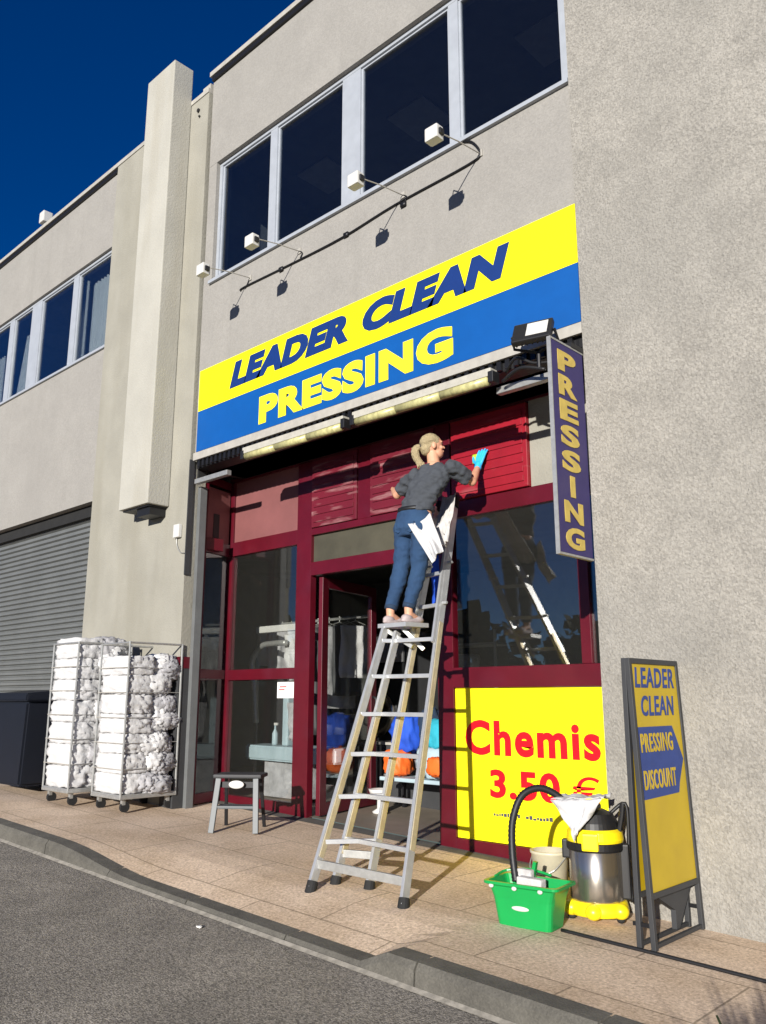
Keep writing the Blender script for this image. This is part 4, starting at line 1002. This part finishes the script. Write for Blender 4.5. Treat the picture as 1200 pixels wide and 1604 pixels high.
bm = bmesh.new(); box(bm, -7.68, -7.58, 6.45, 6.55, .76, 1.30, bev=.015); link('column', bm, 'paleblue', t)
bm = bmesh.new(); tube(bm, smoothpath([(-8.22, 6.5, 1.0), (-8.28, 6.5, 1.45), (-8.34, 6.5, 1.72), (-8.18, 6.5, 1.90), (-7.95, 6.5, 1.93), (-7.7, 6.5, 1.93)], 5), .035, 10); link('steam_arm', bm, 'galv', t, smooth=True)
bm = bmesh.new(); box(bm, -8.2, -7.35, 6.44, 6.52, 2.06, 2.14, bev=.01); link('lamp_bar', bm, 'lamp_white', t)
t = thing('spray_bottle', 'small pale blue bottle hanging next to the press column', 'bottle', (-7.80, 6.45, .762))
bm = bmesh.new(); lathe(bm, [(.03, 0), (.035, .02), (.035, .13), (.012, .18), (.012, .22)], seg=16); link('bottle_body', bm, 'paleblue', t, smooth=True)
bm = bmesh.new(); box(bm, -.015, .04, -.012, .012, .22, .25, bev=.004); link('trigger', bm, 'lamp_white', t)
tag(cloth('hanging_sheet', ((-7.82, 6.56, 2.03), (-7.40, 6.56, 2.03), (-7.40, 6.58, 1.55), (-7.78, 6.58, 1.60)), 'fabric_white', None, 14, 14, .04, 6, .004, 8), 'white sheet hanging high inside the left shop window', 'sheet')
tag(cloth('striped_cloth', ((-7.56, 6.42, 1.24), (-7.40, 6.42, 1.24), (-7.40, 6.44, .80), (-7.52, 6.44, .84)), 'linen_grey', None, 10, 12, .04, 6, .004, 11), 'grey white cloth hanging from the press column under the notice card', 'cloth')
t = thing('machine', 'tall dark grey cleaning machine inside the shop behind the door', 'machine', (0, 0, 0))
bm = bmesh.new(); box(bm, -8.3, -7.3, 8.2, 9.1, .15, 2.1, bev=.03); link('cabinet', bm, 'charcoal', t)
bm = bmesh.new(); lathe(bm, [(.26, 0), (.30, .02), (.30, .05), (.2, .06)], seg=28); bm.transform(Matrix.Translation((-7.8, 8.2, 1.1)) @ Matrix.Rotation(R(90), 4, 'X')); link('porthole', bm, 'steel', t, smooth=True)
bm = bmesh.new(); box(bm, -8.25, -7.35, 8.17, 8.198, 1.75, 2.0); link('control_panel', bm, 'linen_grey', t)
t = thing('bench', 'low white bench inside the doorway carrying bags of laundry', 'bench', (0, 0, 0))
bm = bmesh.new(); box(bm, -6.42, -5.35, 6.75, 7.15, .44, .48, bev=.01); link('seat', bm, 'paleblue', t)
for x_ in (-6.38, -5.4):
    for y_ in (6.8, 7.1): bm = bmesh.new(); beam(bm, (x_, y_, .12), (x_, y_, .44), .035, .035); link('leg', bm, 'dark_metal', t)
for i, (x_, y_, z_, sx, sy, sz, mm, lb) in enumerate(((-5.70, 6.95, .92, .15, .13, .13, 'teal', 'teal laundry bag on top of the pile inside the doorway'), (-5.72, 6.95, .64, .22, .17, .14, 'paleblue', 'pale blue bag on the bench inside the doorway under the teal bag'),
        (-6.28, 6.9, .62, .12, .12, .12, 'orange', 'orange bag on the left end of the bench inside the doorway'), (-6.22, 7.0, .92, .14, .14, .17, 'royal', 'royal blue bag stacked over the orange bag inside the doorway'), (-5.58, 6.70, .62, .10, .05, .08, 'orange', 'small orange red bag on the front of the bench'),
        (-5.98, 7.1, .85, .12, .12, .30, 'denim_dark', 'dark blue sack standing in the middle of the bench'))):
    bm = bmesh.new(); crumple(bm, (0, 0, 0), (sx, sy, sz), .04, 7, i * 4.0, 8, .6); o = link('laundry_bag', bm, mm, smooth=True); o.location = (x_, y_, z_); tag(o, lb, 'bag')
t = thing('shelf_unit', 'tall metal shelf unit at the back of the shop seen through the open door', 'shelf', (0, 0, 0))
for z_ in (.5, 1.0, 1.5, 2.0):
    bm = bmesh.new(); box(bm, -9.6, -6.68, 9.3, 9.75, z_, z_ + .03); link('shelf', bm, 'galv', t)
for x_ in (-9.58, -8.1, -6.7):
    bm = bmesh.new(); box(bm, x_ - .02, x_ + .02, 9.28, 9.299, .15, 2.2); link('post', bm, 'galv', t)
rn = random.Random(8)
for z_ in (.53, 1.03, 1.53, 2.03):
    x_ = -9.4
    while x_ < -6.85:
        if rn.random() < .75:
            bm = bmesh.new(); hh = rn.uniform(.10, .19); crumple(bm, (0, 0, 0), (.13, .15, hh), .02, 8, rn.random() * 20, 5, .2)
            o = link('folded_pile', bm, rn.choice(['fabric_white', 'linen_grey', 'charcoal', 'cloth_grey', 'linen_grey']), smooth=True); o.location = (x_, 9.5, z_ + hh * 1.1)
            tag(o, 'folded pile of laundry on the tall shelf unit at the back of the shop', 'laundry', 'folded laundry on the back shelves')
        x_ += rn.uniform(.30, .5)
t = thing('white_carton', 'open white carton standing high behind the laundry bags', 'box', (-5.95, 7.5, .80))
bm = bmesh.new(); box(bm, -.25, .25, -.2, .2, 0, .30, bev=.01); link('carton', bm, 'lamp_white', t)
bm = bmesh.new(); box(bm, -.24, .24, -.26, -.20, .28, .30); link('flap', bm, 'lamp_white', t)
t = thing('counter', 'dark shop counter with a pale top behind the bench', 'counter', (0, 0, 0))
bm = bmesh.new(); box(bm, -7.0, -5.2, 7.25, 7.75, .12, .77, bev=.01); link('front', bm, 'charcoal', t)
bm = bmesh.new(); box(bm, -7.03, -5.18, 7.22, 7.77, .772, .80); link('top', bm, 'trim', t)
t = thing('white_basin', 'small white basin on a stand just inside the doorway', 'basin', (-6.22, 6.55, gz(-6.35) + .012))
bm = bmesh.new(); lathe(bm, [(.07, 0), (.08, .02), (.03, .05), (.03, .16), (.10, .19), (.12, .24), (.10, .24), (.07, .20)], seg=26); link('bowl', bm, 'lamp_white', t, smooth=True)
bm = bmesh.new(); tube(bm, [(.05, .1, .2), (.05, .1, .36), (.02, .04, .38)], .010, 8); link('tap', bm, 'galv', t)

# ------------------------------------------------------------------ unseen plant added to cast the lower right shadow, and the trees across the street
t = thing('shadow_caster_plant', 'unseen spiky plant in a pot, added at the road edge to cast a shadow', 'plant', (-.42, 1.50, gz(-.5) - .12))
bm = bmesh.new(); random.seed(12)
for i in range(150):
    a = random.uniform(0, 6.28); L = random.uniform(.40, .62); sp_ = random.uniform(.10, .85); w_ = random.uniform(.020, .040)
    prev = None
    for k in range(7):
        s = k / 6; p = Vector((math.cos(a) * L * sp_ * s, math.sin(a) * L * sp_ * s, L * (s - .25 * sp_ * s * s))); sd_ = Vector((-math.sin(a), math.cos(a), 0)) * w_ * (1 - s * .9)
        ring = [bm.verts.new(p - sd_), bm.verts.new(p + sd_)]
        if prev: bm.faces.new((prev[0], prev[1], ring[1], ring[0]))
        prev = ring
bmesh.ops.solidify(bm, geom=bm.faces[:], thickness=.002)
link('leaves', bm, 'leaf', t)
for o_ in t.children: o_.location.z = .38
bm = bmesh.new(); lathe(bm, [(.12, 0), (.17, .36), (.18, .38), (.16, .38), (.14, .34)], seg=24); link('pot', bm, 'charcoal', t)

bm = bmesh.new(); rnd = random.Random(4)
for i in range(90):      # wooded skyline over the road, seen mirrored in the shop glass
    a = rnd.uniform(-75, 40); d = rnd.uniform(55, 75); cx, cy = math.sin(R(a)) * d, -math.cos(R(a)) * d
    hgt = rnd.uniform(3.5, 8.0)
    for k in range(46):
        rr = rnd.uniform(.5, 1.6); p = Vector((cx + rnd.gauss(0, 2.0), cy + rnd.gauss(0, 1.6), max(.2, hgt * rnd.uniform(.05, 1.0) ** .8)))
        for q in range(5):
            n1 = Vector((rnd.gauss(0, 1), rnd.gauss(0, 1), rnd.gauss(0, 1))).normalized(); n2 = n1.orthogonal().normalized(); n3 = n1.cross(n2)
            c = p + Vector((rnd.gauss(0, .5), rnd.gauss(0, .5), rnd.gauss(0, .35))); s = rr * .6
            bm.faces.new([bm.verts.new(c + n2 * s), bm.verts.new(c + n3 * s), bm.verts.new(c - n2 * s), bm.verts.new(c - n3 * s)])
o = link('distant_trees', bm, 'leaf_far'); o['kind'] = 'stuff'; o['label'] = 'dark wooded skyline across the street, mirrored in the shop windows'; o['category'] = 'trees'
